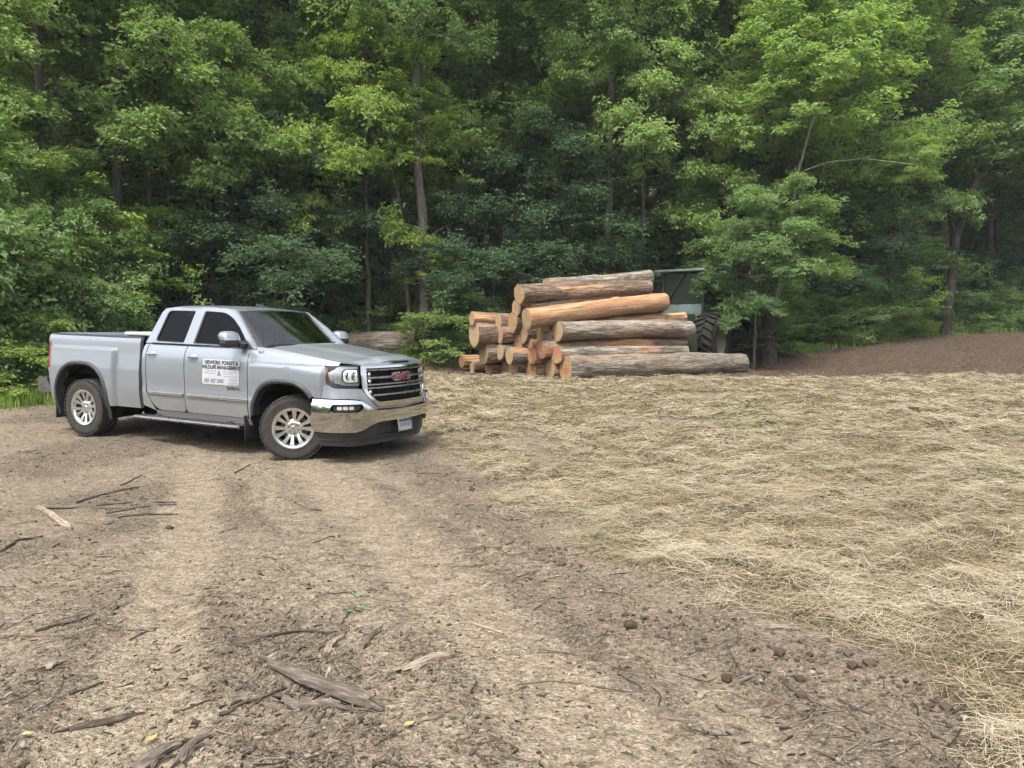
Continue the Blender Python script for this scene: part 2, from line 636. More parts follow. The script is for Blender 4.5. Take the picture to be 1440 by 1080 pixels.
    tread = t.math('MULTIPLY', t.math('MULTIPLY', t.maprange(t.math('SINE', ph), -.3, .5), track), t.maprange(t.noise(pos, 1.6, 3), .42, .58))
    h = t.math('ADD', h, t.math('ADD', t.math('MULTIPLY', tread, .10), t.math('ADD', t.math('MULTIPLY', grain[0], .16), t.math('MULTIPLY', grain[1], .08))))
    t.set(Normal=t.bump(h, 1.0, .055))
    return t.m


soil_material()


def spaced(parts):
    out = []
    for a, b, s in parts:
        out.append(np.arange(a, b, s))
    return np.unique(np.concatenate(out).round(4))


def ramped(start, end, s0, growth):
    v = [start]; s = s0
    d = 1 if end > start else -1
    while (end - v[-1]) * d > 0:
        v.append(v[-1] + d * s); s *= growth
    return np.array(v)


def make_ground():
    xs = np.concatenate([ramped(-5.4, -120, .06, 1.045)[::-1], np.arange(-5.35, 5.6, .050), ramped(5.62, 120, .05, 1.042)])
    ys = np.concatenate([ramped(1.95, -70, .06, 1.09)[::-1], np.arange(2.0, 7.6, .040), ramped(7.63, 420, .04, 1.0125)[:330]])
    ys = np.concatenate([ys, ramped(ys[-1] + 2, 215, 2.5, 1.15)])
    X, Y = np.meshgrid(xs, ys)
    x = X.ravel(); y = Y.ravel()
    z = ground_z(x, y)
    nx, ny = len(xs), len(ys)
    i = np.arange(nx - 1)[None, :] + (np.arange(ny - 1) * nx)[:, None]
    F = np.stack([i, i + 1, i + 1 + nx, i + nx], -1).reshape(-1, 4)
    me = big_mesh('ground', np.stack([x, y, z], 1), F, M('soil'), smooth=True)
    for k, v in zip(('straw', 'track', 'dark', 'forest'), masks(x, y)):
        attr(me, k, v)
    print('ground quads', len(F))
    o = link(bpy.data.objects.new('ground', me))
    tag(o, 'bare brown lane and strawed bank of the clearing', 'ground', kind='structure')


make_ground()


# ================================================================== THE PICKUP TRUCK
def truck_materials():
    t = NT('silver_paint')
    vec = t.coord('Object')
    fl = t.noise(vec, 900, 1)
    geo = t.node('ShaderNodeNewGeometry')
    sx = t.node('ShaderNodeSeparateXYZ'); t.link(t.coord('Object'), sx.inputs[0])
    dust = t.math('MULTIPLY', t.maprange(sx.outputs['Z'], .95, .38), t.maprange(t.noise(vec, 3.2, 6, .65), .25, .70))
    col = t.mix(t.math('MULTIPLY', dust, .7), t.ramp(fl, [(.3, (.225, .250, .278)), (.7, (.285, .312, .342))]), (.21, .175, .13))
    t.set(Base_Color=col, Metallic=t.maprange(dust, 0, 1, .48, .2), Roughness=t.maprange(dust, 0, 1, .29, .65), Coat_Weight=t.maprange(dust, 0, 1, .55, .15), Coat_Roughness=.04)
    simple('chrome', (.56, .56, .56), .10, 1.0, var=.05)
    simple('alloy', (.66, .66, .65), .20, .9, var=.06)
    simple('satin_chrome', (.58, .58, .58), .22, 1.0, var=.08)
    simple('dark_chrome', (.30, .30, .31), .28, 1.0, var=.08)
    simple('black_plastic', (.022, .023, .025), .55, 0, .4, var=.2, bump=.1)
    simple('grey_plastic', (.030, .032, .035), .5, 0, .4, var=.2)
    simple('underbody', (.010, .010, .010), .9, 0, .1)
    simple('seat_cloth', (.030, .029, .028), .9, 0, .2)
    simple('white_lid', (.42, .42, .41), .5)
    simple('letter_dark', (.03, .03, .035), .6)
    simple('letter_grey', (.16, .17, .19), .6)
    simple('sign_white', (.40, .41, .43), .35, 0, .5, var=.03)
    simple('plate_white', (.42, .43, .43), .4, 0, .5, var=.06)
    simple('plate_blue', (.05, .10, .30), .4)
    simple('emblem_red', (.15, .012, .014), .3, 0, .5, coat=.5)
    simple('disc_iron', (.14, .12, .11), .5, .8, var=.3)
    t = NT('tyre_rubber')
    vec = t.coord('Object')
    n = t.noise(vec, 14, 5, .65)
    t.set(Base_Color=t.ramp(n, [(.3, (.020, .019, .018)), (.62, (.040, .037, .033)), (.85, (.10, .082, .062))]), Roughness=.8, Specular_IOR_Level=.3)
    t.set(Normal=t.bump(t.noise(vec, 120, 2), .15, .003))
    t = NT('tail_red')
    t.set(Base_Color=(.17, .006, .010), Roughness=.12, Coat_Weight=1.0)
    t = NT('amber')
    t.set(Base_Color=(.09, .022, .010), Roughness=.15, Coat_Weight=1.0)
    t = NT('lamp_glass')
    t.set(Base_Color=(.80, .82, .84), Roughness=.05, Metallic=.55, Coat_Weight=1.0)
    # tinted window glass: part see-through, part mirror
    for nm, tint, ior in (('window_tint', (.055, .066, .062), 1.18), ('window_dark', (.012, .014, .014), 1.18), ('windshield_glass', (.42, .47, .45), 1.55)):
        t = NT(nm)
        tr = t.node('ShaderNodeBsdfTransparent'); tr.inputs[0].default_value = (*tint, 1)
        gl = t.node('ShaderNodeBsdfGlossy'); gl.inputs['Roughness'].default_value = .02
        fr = t.node('ShaderNodeFresnel'); fr.inputs[0].default_value = ior
        mx = t.node('ShaderNodeMixShader')
        t.link(t.math('MINIMUM', t.math('MULTIPLY', fr.outputs[0], 1.7), 1.0), mx.inputs[0]); t.link(tr.outputs[0], mx.inputs[1]); t.link(gl.outputs[0], mx.inputs[2])
        t.link(mx.outputs[0], t.out.inputs['Surface'])


truck_materials()


def smooth_table(px, py, sig):
    g = np.linspace(px[0], px[-1], 600)
    v = np.interp(g, px, py)
    k = max(1, int(sig / (g[1] - g[0])))
    w = np.exp(-0.5 * (np.arange(-3 * k, 3 * k + 1) / k) ** 2); w /= w.sum()
    vp = np.pad(v, 3 * k, mode='edge')
    return g, np.convolve(vp, w, mode='valid')


_SG, _SV = smooth_table([.20, .38, .46, .56, .66, .715, .735, .80, .98, 1.16, 1.245, 1.30, 1.36, 1.39, 1.43],
                        [.90, .93, .962, .980, .992, 1.000, .990, .988, 1.000, .996, .990, .972, .945, .915, .86], .009)
_BG, _BV = smooth_table([.20, .38, .46, .56, .66, .72, .98, 1.20, 1.36, 1.40, 1.43, 1.50], [.90, .93, .962, .978, .988, .992, .990, .968, .958, .948, .925, .90], .008)
REAR_X = -3.645
BOX_END = -4.43


def drop(x):
    return .150 * np.clip((np.asarray(x, float) + .62) / 1.3, 0, 1) ** 1.45


def side_w(x, z):
    x = np.asarray(x, float); z = np.asarray(z, float)
    zz = z + drop(x) * sstep(z, .9, 1.2) + .04 * sstep(z, 1.0, 1.2) * (x > -2.5)
    w = np.where(x < -2.5, np.interp(z, _BG, _BV), np.interp(zz, _SG, _SV))
    w = w - .13 * np.clip((x - .20) / .65, 0, 1) ** 2.2
    w = w - .03 * np.clip((-x - 4.15) / .3, 0, 1) ** 2
    bf = (1 - sstep(np.abs(x + .02), .53, .585)) * (1 - sstep(z, 1.165, 1.205)) 
    br = (1 - sstep(np.abs(x - REAR_X), .63, .675)) * (1 - sstep(z, 1.235, 1.272))
    return w + .058 * bf + .058 * br


def side_map(sg):
    def f(u, v, off):
        w = side_w(u, v) + off
        return (u, sg * w, v)
    return f


def gh_w(z):
    return .915 - (np.asarray(z, float) - 1.385) * .40 - .10 * np.clip((np.asarray(z, float) - 1.76) / .1, 0, 1.2) ** 2 * .35


def gh_map(sg, d=0.0):
    def f(u, v, off):
        return (u, sg * (gh_w(v) - d + off), v)
    return f


# plan line of the nose, by arc length from the centre line
_NP = np.array([(.985, -.6), (.985, 0), (.975, .25), (.945, .48), (.895, .66), (.815, .82), (.70, .925), (.57, .975), (.40, .998), (.2, 1.0)])


def _catmull(P, n=40):
    out = []
    for i in range(1, len(P) - 2):
        p0, p1, p2, p3 = P[i - 1], P[i], P[i + 1], P[i + 2]
        for k in range(n):
            t = k / n
            out.append(.5 * ((2 * p1) + (-p0 + p2) * t + (2 * p0 - 5 * p1 + 4 * p2 - p3) * t * t + (-p0 + 3 * p1 - 3 * p2 + p3) * t ** 3))
    return np.array(out)


_NP[0] = (.975, -.25)
_NC = _catmull(_NP)
_NS = np.concatenate([[0], np.cumsum(np.hypot(*np.diff(_NC, axis=0).T))])
NOSE_L = _NS[-1]
_ZG, _ZO = smooth_table([.15, .25, .42, .50, .70, .80, .90, .96, 1.10, 1.25], [-.06, -.03, .0, .02, .02, .012, -.006, -.012, -.030, -.075], .02)


def nose_map(extra=0.0, side=None):
    def f(s, z, off):
        s = np.asarray(s, float); z = np.asarray(z, float)
        a = np.abs(s); sg = np.where(s < 0, -1.0, 1.0)
        x = np.interp(a, _NS, _NC[:, 0]); y = np.interp(a, _NS, _NC[:, 1])
        h = .01
        tx = np.interp(a + h, _NS, _NC[:, 0]) - np.interp(np.maximum(a - h, 0), _NS, _NC[:, 0])
        ty = np.interp(a + h, _NS, _NC[:, 1]) - np.interp(np.maximum(a - h, 0), _NS, _NC[:, 1])
        L = np.hypot(tx, ty) + 1e-9
        nx, ny = ty / L, -tx / L
        o = np.interp(z, _ZG, _ZO) * (1 - .6 * sstep(a, 1.0, 1.3)) + off + extra
        return (x + nx * o, sg * (y + ny * o), z)
    return f


def superarch(cx, cz, rx, rz, a0, a1, n=22, p=2.7):
    out = []
    for k in range(n + 1):
        a = a0 + (a1 - a0) * k / n
        c, s = math.cos(a), math.sin(a)
        out.append((cx + rx * math.copysign(abs(c) ** (2 / p), c), cz + rz * math.copysign(abs(s) ** (2 / p), s)))
    return out


def text_mesh(body, size, mat, parent, name, fn, extrude=.002, bold=0.0, sx=1.0):
    """letters from the built-in face; fn maps a flat (u, v, w) to the surface"""
    cu = bpy.data.curves.new('letters', 'FONT')
    cu.body = body; cu.size = size; cu.align_x = 'CENTER'; cu.align_y = 'CENTER'
    cu.extrude = extrude; cu.offset = bold; cu.resolution_u = 3
    o = bpy.data.objects.new('letters', cu)
    C.objects.link(o)
    dg = bpy.context.evaluated_depsgraph_get()
    me = bpy.data.meshes.new_from_object(o.evaluated_get(dg))
    bpy.data.objects.remove(o)
    for v in me.vertices:
        v.co = fn(v.co.x * sx, v.co.y, v.co.z)
    me.materials.clear(); me.materials.append(mat)
    me.name = name
    return link(bpy.data.objects.new(name, me), parent)


def superbox(c, s, n=20, m=12, p=3.2):
    """rounded block"""
    V = []; F = []
    for j in range(m + 1):
        ph = -PI / 2 + PI * j / m
        for i in range(n):
            th = 2 * PI * i / n
            def q(v): return math.copysign(abs(v) ** (2 / p), v)
            V.append((c[0] + s[0] * q(math.cos(ph)) * q(math.cos(th)), c[1] + s[1] * q(math.cos(ph)) * q(math.sin(th)), c[2] + s[2] * q(math.sin(ph))))
    for j in range(m):
        for i in range(n):
            F.append((j * n + i, j * n + (i + 1) % n, (j + 1) * n + (i + 1) % n, (j + 1) * n + i))
    return V, F


def make_wheel(parent, loc, steer, sg, spin=0.0):
    """sg = -1: the outer face looks to -y"""
    w = bpy.data.objects.new('wheel', None)
    w.empty_display_size = .1
    w.location = loc; w.rotation_euler = (0, spin, steer)
    link(w, parent)
    Rt, hw = .402, .135
    prof = [(.248, -hw + .020), (.254, -hw + .004), (.268, -hw + .006), (.31, -hw - .004), (.35, -hw - .006), (.374, -hw + .002), (.390, -hw + .016), (.4005, -hw + .036)]
    half = prof[:]
    groove = [(.4025, -.070), (.392, -.066), (.392, -.056), (.4025, -.052), (.403, -.012), (.392, -.008)]
    full = half + groove + [(r, -h) for r, h in reversed(groove)] + [(r, -h) for r, h in reversed(half)]
    mb = MB().lathe(full, 72)
    # shoulder lugs
    for k in range(44):
        a = 2 * PI * k / 44
        for s in (-1, 1):
            a2 = a + (.07 if s > 0 else 0)
            c = Vector((.391 * math.cos(a2), s * (hw - .012), .391 * math.sin(a2)))
            rot = Matrix.Rotation(-a2, 3, 'Y')
            mb.box(c, (.016, .036, .038), rot, 0)
    mb.build('tyre', M('tyre_rubber'), w)
    o = -sg
    # rim: lip, barrel, hub and twelve spokes in six pairs
    f = sg                                             # outer face direction
    mb = MB()
    mb.lathe([(.255, f * .124), (.253, f * .137), (.240, f * .138), (.222, f * .130), (.212, f * .116), (.206, f * .095), (.203, f * .05), (.20, f * -.11), (.248, f * -.125)], 60)
    mb.lathe([(.0, f * .098), (.030, f * .100), (.060, f * .098), (.092, f * .094), (.106, f * .084), (.110, f * .05)], 36)
    for k in range(6):
        for d in (-1, 1):
            a = 2 * PI * k / 6 + PI / 6
            a0 = a + d * .13; a1 = a + d * .245
            ri, ro = .078, .228
            p = [(ri, a0 - .19, .092), (ri, a0 + .19, .092), (.15, a + d * .225 + .125, .110), (.15, a + d * .225 - .125, .110), (ro, a1 + .135, .124), (ro, a1 - .135, .124)]
            V = []
            for (r, t, h) in (p[0], p[1], p[2], p[3], p[4], p[5]):
                V.append((r * math.cos(t), f * h, r * math.sin(t)))
            for (r, t, h) in (p[0], p[1], p[2], p[3], p[4], p[5]):
                V.append((r * math.cos(t), f * (h - .035), r * math.sin(t)))
            mb.add(V, [(0, 1, 2, 3), (3, 2, 4, 5), (1, 7, 8, 2), (2, 8, 10, 4), (0, 3, 9, 6), (3, 5, 11, 9)])
    mb.build('rim', M('alloy'), w, 30)
    for k in range(6):
        a = 2 * PI * k / 6
        MB().lathe([(.0, f * .106), (.011, f * .106), (.0135, f * .090)], 6, origin=(.060 * math.cos(a), 0, .060 * math.sin(a))).build('lug_nut', M('dark_chrome'), w)
    MB().lathe([(.0, f * .112), (.024, f * .110), (.030, f * .098)], 20).build('centre_cap', M('satin_chrome'), w)
    MB().lathe([(.05, f * .02), (.165, f * .02), (.165, f * -.01), (.05, f * -.01)], 32).build('brake_disc', M('disc_iron'), w)
    MB().lathe([(0, f * -.03), (.198, f * -.03)], 28).build('wheel_back', M('underbody'), w)
    return w


TRUCK_LOC = (-2.334, 10.215)
TRUCK_YAW = -.42897


def make_truck():
    zc = float(ground_z(np.array([TRUCK_LOC[0]]), np.array([TRUCK_LOC[1]]), False)[0]) - .004
    T = thing('pickup_truck', 'silver four-door pickup truck with white company sign on its door, front wheels turned', 'pickup truck', (*TRUCK_LOC, zc), (0, R(1.62), TRUCK_YAW))
    paint = M('silver_paint'); chrome = M('chrome'); blk = M('black_plastic')
    for sg in (-1, 1):
        fl = sg > 0
        # ---- fender
        arch_f = superarch(-.02, .40, .525, .605, R(160), R(38))
        top = [(x, 1.375 - float(drop(x))) for x in np.linspace(.66, -.625, 14)]
        out = [(-.625, .46), (-.56, .44)] + [p for p in arch_f if p[0] < 5] + [(.45, .808), (.60, .806), (.615, .93), (.66, 1.16)] + top
        out = [p for i, p in enumerate(out)]
        skin_panel('fender', out, side_map(sg), paint, T, step=.022, flip=fl)
        # arch trims
        for cx, rx, rz, a0, a1, zt in ((-.02, .525, .605, 172, 38, 0), (REAR_X, .56, .665, 186, -6, 0)):
            A = superarch(cx, .40, rx + .001, rz + .001, R(a0), R(a1), 34); Bq = superarch(cx, .40, rx - .052, rz - .052, R(a0), R(a1), 34)
            V = []; F = []
            for (a, b) in zip(A, Bq):
                w0 = float(side_w(a[0], a[1])); 
                V += [(a[0], sg * (w0 + .004), a[1]), (a[0] * .5 + b[0] * .5, sg * (w0 + .022), a[1] * .5 + b[1] * .5), (b[0], sg * (w0 + .012), b[1]), (b[0], sg * (w0 - .10), b[1])]
            n = len(A)
            for i in range(n - 1):
                for k in range(3):
                    F.append((i * 4 + k, i * 4 + k + 1, i * 4 + k + 5, i * 4 + k + 4))
            mesh('wheel_arch_trim', V, F, M('grey_plastic'), T)
            # inner liner, dark
            V = []; F = []
            for b in Bq:
                V += [(b[0], sg * .93, b[1]), (b[0], sg * .45, b[1])]
            for i in range(n - 1):
                F.append((i * 2, i * 2 + 1, i * 2 + 3, i * 2 + 2))
            mesh('wheel_liner', V, F, M('underbody'), T)
        # ---- doors
        d1 = fillet([(-1.69, .475), (-.64, .475), (-.633, 1.28), (-.605, 1.342), (-1.70, 1.358)], [.06, .05, .02, .01, .01])
        d2 = fillet([(-2.40, .72), (-2.24, .475), (-1.702, .475), (-1.712, 1.358), (-2.395, 1.364)], [.12, .12, .05, .01, .02])
        for dd, hx, hz in ((d1, -1.55, 1.205), (d2, -2.30, 1.215)):
            D = skin_panel('door', dd, side_map(sg), paint, T, step=.055, flip=fl)
            w0 = float(side_w(hx, hz))
            V, F = superbox((hx, sg * (w0 + .026), hz + .004), (.088, .016, .018), 16, 8, 3)
            mesh('handle', V, F, chrome, D)
            V, F = superbox((hx + .01, sg * (w0 - .004), hz), (.052, .008, .038), 16, 8, 2.6)
            mesh('handle_cup', V, F, M('satin_chrome'), D)
            # body-side moulding
            xa = max(p[0] for p in dd) - .012; xb = min(p[0] for p in dd) + .05
            V = []; F = []
            xs = np.linspace(xa, xb, 10)
            for x in xs:
                w0 = float(side_w(x, .705))
                V += [(x, sg * (w0 - .004), .675), (x, sg * (w0 + .012), .683), (x, sg * (w0 + .012), .712), (x, sg * (w0 - .004), .722)]
            for i in range(9):
                for k in range(3): F.append((i * 4 + k, i * 4 + k + 1, i * 4 + k + 5, i * 4 + k + 4))
            mesh('side_moulding', V, F, M('satin_chrome'), D)
        # cab corner behind the rear door, and rocker
        co = [(-2.475, .52), (-2.265, .465), (-2.412, .72), (-2.408, 1.367), (-2.475, 1.367)]
        skin_panel('cab_corner', co, side_map(sg), paint, T, step=.05, flip=fl)
        ro = [(-2.25, .385), (-.60, .385), (-.60, .466), (-2.25, .466)]
        skin_panel('rocker_panel', ro, side_map(sg), paint, T, step=.08, flip=fl)
        # ---- greenhouse side frame with its two window openings
        gout = [(-2.475, 1.36), (-.54, 1.345), (-.66, 1.46), (-.83, 1.615), (-1.00, 1.745), (-1.12, 1.812), (-1.25, 1.842), (-1.6, 1.853), (-2.15, 1.846), (-2.30, 1.826), (-2.345, 1.78), (-2.40, 1.60)]
        w2 = fillet([(-2.315, 1.382), (-1.79, 1.376), (-1.745, 1.805), (-2.235, 1.800)], [.05, .025, .03, .05])
        w1 = fillet([(-1.625, 1.374), (-.69, 1.368), (-.73, 1.43), (-.895, 1.595), (-1.06, 1.72), (-1.22, 1.790), (-1.585, 1.806)], [.025, .02, .03, .05, .05, .08, .03])
        G = skin_panel('cab_frame', gout, gh_map(sg), paint, T, holes=[w1, w2], step=.045, depth=.03, flip=fl)
        skin_panel('window', w1, gh_map(sg, .022), M('window_tint'), G, step=.09, depth=.002, flip=fl)
        skin_panel('window', w2, gh_map(sg, .022), M('window_dark'), G, step=.09, depth=.002, flip=fl)
        # dark rubber surround
        for wq in (w1, w2):
            V = []; F = []
            cx = np.mean([p[0] for p in wq]); cz = np.mean([p[1] for p in wq])
            for p in wq:
                q = (p[0] + (cx - p[0]) * .035, p[1] + (cz - p[1]) * .055)
                V += [(p[0], sg * (float(gh_w(p[1])) - .006), p[1]), (q[0], sg * (float(gh_w(q[1])) - .012), q[1])]
            n = len(wq)
            for i in range(n):
                j = (i + 1) % n
                F.append((2 * i, 2 * i + 1, 2 * j + 1, 2 * j))
            mesh('window_seal', V, F, blk, G)
        # bright belt line under the windows
        mb = MB()
        for xa, xb in ((-1.70, -.66), (-2.36, -1.715)):
            mb.box(((xa + xb) / 2, sg * .930, 1.362), (xb - xa, .012, .012), None, .003)
        mb.build('belt_moulding', blk, T)
        # mirror corner patch
        mesh('mirror_patch', [(-.60, sg * .936, 1.355), (-.86, sg * .936, 1.360), (-.84, sg * .905, 1.44), (-.72, sg * .905, 1.45)], [(0, 1, 2, 3)], blk, T, 0)
        # ---- box side
        arch_r = superarch(REAR_X, .40, .56, .665, R(186), R(-6), 30)
        arch_r = arch_r[::-1]
        bx = [(-2.545, .47), (-2.545, 1.425), (BOX_END + .012, 1.425), (BOX_END, 1.35), (BOX_END, .93), (BOX_END + .07, .62), (-4.22, .47), (REAR_X - .56, .50)]
        bx = bx + [p for p in arch_r[::-1] if p[1] > .47] + [(REAR_X + .57, .47)]
        skin_panel('box_side', bx, side_map(sg), paint, T, step=.022, depth=.05, flip=fl)
        xr = np.linspace(-2.55, BOX_END + .03, 10)
        V = []; F = []
        for x in xr:
            w0 = float(side_w(x, 1.42))
            V += [(x, sg * (w0 + .010), 1.415), (x, sg * (w0 - .004), 1.436), (x, sg * (w0 - .10), 1.436), (x, sg * (w0 - .10), 1.37)]
        for i in range(9):
            for k in range(3): F.append((i * 4 + k, i * 4 + k + 1, i * 4 + k + 5, i * 4 + k + 4))
        mesh('bed_rail_cap', V, F, blk, T)
        MB().box(((-2.55 + BOX_END) / 2, sg * .80, 1.14), (BOX_END * -1 - 2.60, .03, .56)).build('bed_inner_wall', M('underbody'), T)
        # tail light, wrapped round the corner
        V = []; F = []
        for z in np.linspace(.945, 1.315, 8):
            w0 = float(side_w(-4.40, z))
            V += [(BOX_END + .072, sg * (w0 + .006), z), (BOX_END + .01, sg * (w0 + .004), z), (BOX_END - .022, sg * (w0 - .02), z), (BOX_END - .028, sg * (w0 - .16), z)]
        for i in range(7):
            for k in range(3): F.append((i * 4 + k, i * 4 + k + 1, i * 4 + k + 5, i * 4 + k + 4))
        mesh('tail_light', V, F, M('tail_red'), T)
        # rear bumper corner
        # running board
        prof = fillet([(.93, .345), (1.09, .345), (1.115, .37), (1.09, .395), (.93, .395)], .015, 3)
        mb = MB().prism([(sg * y, z) for y, z in prof], 'x', -2.50, -.70)
        mb.box((-.69, sg * 1.02, .370), (.05, .17, .044), None, .014); mb.box((-2.51, sg * 1.02, .370), (.05, .17, .044), None, .014)
        for x in (-.95, -2.2): mb.box((x, sg * .85, .40), (.06, .3, .03))
        rbd = mb.build('running_board', M('dark_chrome'), T)
        MB().box((-1.6, sg * 1.025, .3975), (1.5, .10, .006), None, .002).build('step_pad', blk, rbd)
        # mud flaps
        MB().box((-.655, sg * .90, .36), (.016, .24, .30), Matrix.Rotation(R(-4), 3, 'Y'), .004).build('mud_flap', blk, T)
        MB().box((REAR_X - .55, sg * .90, .37), (.016, .24, .30), Matrix.Rotation(R(4), 3, 'Y'), .004).build('mud_flap', blk, T)
        # ---- mirror
        V, F = superbox((-.80, sg * 1.115, 1.475), (.085, .132, .088), 22, 14, 3.0)
        mr = bpy.data.objects.new('side_mirror', None); mr.empty_display_size = .05; link(mr, T)
        V2 = [(x - .03 * (z - 1.475) / .09, y, max(z, 1.452)) for x, y, z in V]
        mesh('mirror_cap', V2, F, paint, mr)
        V, F = superbox((-.80, sg * 1.115, 1.42), (.083, .130, .060), 22, 14, 3.0)
        mesh('mirror_housing', [(x, y, min(z, 1.451)) for x, y, z in V], F, blk, mr)
        MB().box((-.885, sg * 1.115, 1.455), (.006, .21, .13), None, .003).build('mirror_glass', chrome, mr)
        mb = MB().prism(fillet([(-.82, 1.36), (-.70, 1.36), (-.68, 1.41), (-.82, 1.425)], .02), 'y', sg * .90, sg * 1.03)
        mb.build('mirror_arm', blk, mr)
        # ---- headlight
        nm = nose_map(0.0)
        hl = bpy.data.objects.new('headlight', None); hl.empty_display_size = .05; link(hl, T)
        def sgn(poly): return [(sg * u, v) for u, v in poly]
        bez = fillet([(.735, 1.195), (.735, .955), (.78, .930), (1.02, .935), (1.16, .975), (1.20, 1.06), (1.205, 1.19)], [.02, .03, .03, .06, .05, .03, .03])
        skin_panel('headlight_housing', sgn(bez), nose_map(.004), blk, hl, step=.04, depth=.05, flip=fl)
        c1 = fillet([(.755, 1.180), (.755, 1.155), (.925, 1.155), (.965, 1.120), (.965, 1.02), (.925, .985), (.755, .985), (.755, .958), (.93, .958), (1.05, .99), (1.075, 1.06), (1.05, 1.155), (1.01, 1.180)], .015, 3)
        skin_panel('headlight_trim', sgn(c1), nose_map(.016), M('dark_chrome'), hl, step=.03, depth=.014, flip=fl)
        c2 = fillet([(.765, 1.145), (.765, .998), (.915, .998), (.945, 1.025), (.945, 1.115), (.915, 1.145)], .02, 3)
        skin_panel('lamp', sgn(c2), nose_map(.010), M('lamp_glass'), hl, step=.03, depth=.01, flip=fl)
        mb = MB()
        for sx, r in ((.815, .052), (.895, .046)):
            p = np.array(nose_map(.012)(np.array([sg * sx]), np.array([1.072]), 0.0)).ravel()
            mb.lathe([(r, p[0] + .004), (r * .8, p[0] + .012), (r * .75, p[0] - .0), (0, p[0] + .006)], 20, axis='x', origin=(0, p[1], p[2]))
        mb.build('lamp_ring', M('dark_chrome'), hl)
        c3 = fillet([(1.135, 1.17), (1.14, 1.06), (1.13, 1.00), (1.155, 1.01), (1.172, 1.06), (1.175, 1.17)], .008, 3)
        skin_panel('side_marker', sgn(c3), nose_map(.010), M('amber'), hl, step=.04, depth=.01, flip=fl)
        # ---- fog lamp in the bumper
        fo = fillet([(.765, .735), (.745, .70), (.80, .655), (1.03, .655), (1.06, .69), (1.04, .735)], .02, 3)
        fg = skin_panel('fog_light', sgn(fo), nose_map(.030), blk, T, step=.04, depth=.03, flip=fl)
        for k in range(3):
            s0 = .835 + k * .062
            q = fillet([(s0, .718), (s0, .676), (s0 + .05, .676), (s0 + .05, .718)], .012, 3)
            skin_panel('fog_lens', sgn(q), nose_map(.036), M('lamp_glass'), fg, step=.03, depth=.006, flip=fl)
        ft = fillet([(.745, .645), (.71, .60), (1.07, .60), (1.06, .645)], .012, 3)
        skin_panel('fog_trim', sgn(ft), nose_map(.047), M('satin_chrome'), fg, step=.05, depth=.012, flip=fl)
    # ---- hood
    def hood_z(x, y):
        x = np.asarray(x, float); a = np.abs(y)
        z = 1.372 - drop(x) * .92 + .050 * (1 - (a / .86) ** 2)
        z = z + .020 * (1 - sstep(a, .40 - .10 * sstep(x, -.4, .9), .56 - .12 * sstep(x, -.4, .9)))
        z = z - .022 * (a / .86) ** 6
        nose = .955 - .10 * (a / .7) ** 2.4
        return z - .070 * np.clip((x - nose + .16) / .16, 0, 1.1) ** 2.4
    def hood_map(u, v, off):
        return (u, v, hood_z(u, v) + off)
    half = [(-.22, 0), (-.24, .25), (-.33, .50), (-.47, .72), (-.585, .842), (-.2, .850), (.2, .838), (.5, .806), (.66, .775), (.76, .735), (.845, .66), (.90, .52), (.935, .30), (.945, .0)]
    ho = [(x, -y) for x, y in half[::-1]] + half[1:-1][0:]
    ho = half + [(x, -y) for x, y in half[-2:0:-1]]
    skin_panel('hood', ho, hood_map, paint, T, step=.045, depth=.02, flip=False)
    # chrome lip with the slot above the grille
    lip = [(-.66, 1.222), (.66, 1.222), (.68, 1.186), (-.68, 1.186)]
    skin_panel('hood_lip', fillet(lip, .012, 3), nose_map(.030), paint, T, step=.05, depth=.05, flip=False)
    MB().box((.975, 0, 1.222), (.02, .36, .016), Matrix.Rotation(R(50), 3, 'Y'), .003).build('hood_slot', M('underbody'), T)
    # ---- grille
    def mirror_poly(h):
        return h + [(-u, v) for u, v in h[::-1]]
    go = mirror_poly([(.0, 1.192), (.715, 1.192), (.725, 1.10), (.715, .925), (.66, .84), (.52, .71), (.45, .688), (.0, .682)])
    go = [p for i, p in enumerate(go) if i == 0 or p != go[i - 1]][:-1]
    gi = mirror_poly([(.0, 1.160), (.640, 1.160), (.648, 1.05), (.642, .90), (.605, .835), (.505, .765), (.455, .752), (.0, .748)])
    gi = [p for i, p in enumerate(gi) if i == 0 or p != gi[i - 1]][:-1]
    GR = skin_panel('grille', go, nose_map(.028), chrome, T, holes=[gi], step=.035, depth=.07, flip=False, smooth=25)
    skin_panel('grille_mesh', gi, nose_map(-.035), M('underbody'), GR, step=.12, depth=.002)
    def strip(z, h, s0, s1, off, dep, mat, name, par):
        n = 22; V = []; F = []
        ss = np.linspace(s0, s1, n)
        for s in ss:
            for (dz, do) in ((-h / 2, -dep), (-h / 2, 0), (-h / 4, .006), (h / 4, .006), (h / 2, 0), (h / 2, -dep)):
                p = np.array(nose_map(off)(np.array([s]), np.array([z]), do)).ravel()
                V.append((p[0], p[1], z + dz))
        for i in range(n - 1):
            for k in range(5): F.append((i * 6 + k, i * 6 + k + 1, i * 6 + k + 7, i * 6 + k + 6))
        return mesh(name, V, F, mat, par, 50)
    for z, h, wd in ((1.134, .022, .636), (1.040, .028, .63), (.957, .022, .628), (.918, .022, .622), (.828, .024, .56)):
        strip(z, h, -wd, wd, .004, .04, M('dark_chrome'), 'grille_bar', GR)
    for sg in (-1, 1):
        for z in (1.085, 1.0, .87):
            p = np.array(nose_map(-.004)(np.array([sg * .585]), np.array([z]), 0.0)).ravel()
            MB().box(p, (.03, .045, .045), Matrix.Rotation(R(45), 3, 'X'), .006).build('grille_bracket', M('satin_chrome'), GR)
    # red letters with a bright edge
    def emb(off):
        def f(u, v, w):
            p = np.array(nose_map(off)(np.array([u]), np.array([1.040 + v]), w)).ravel()
            return p
        return f
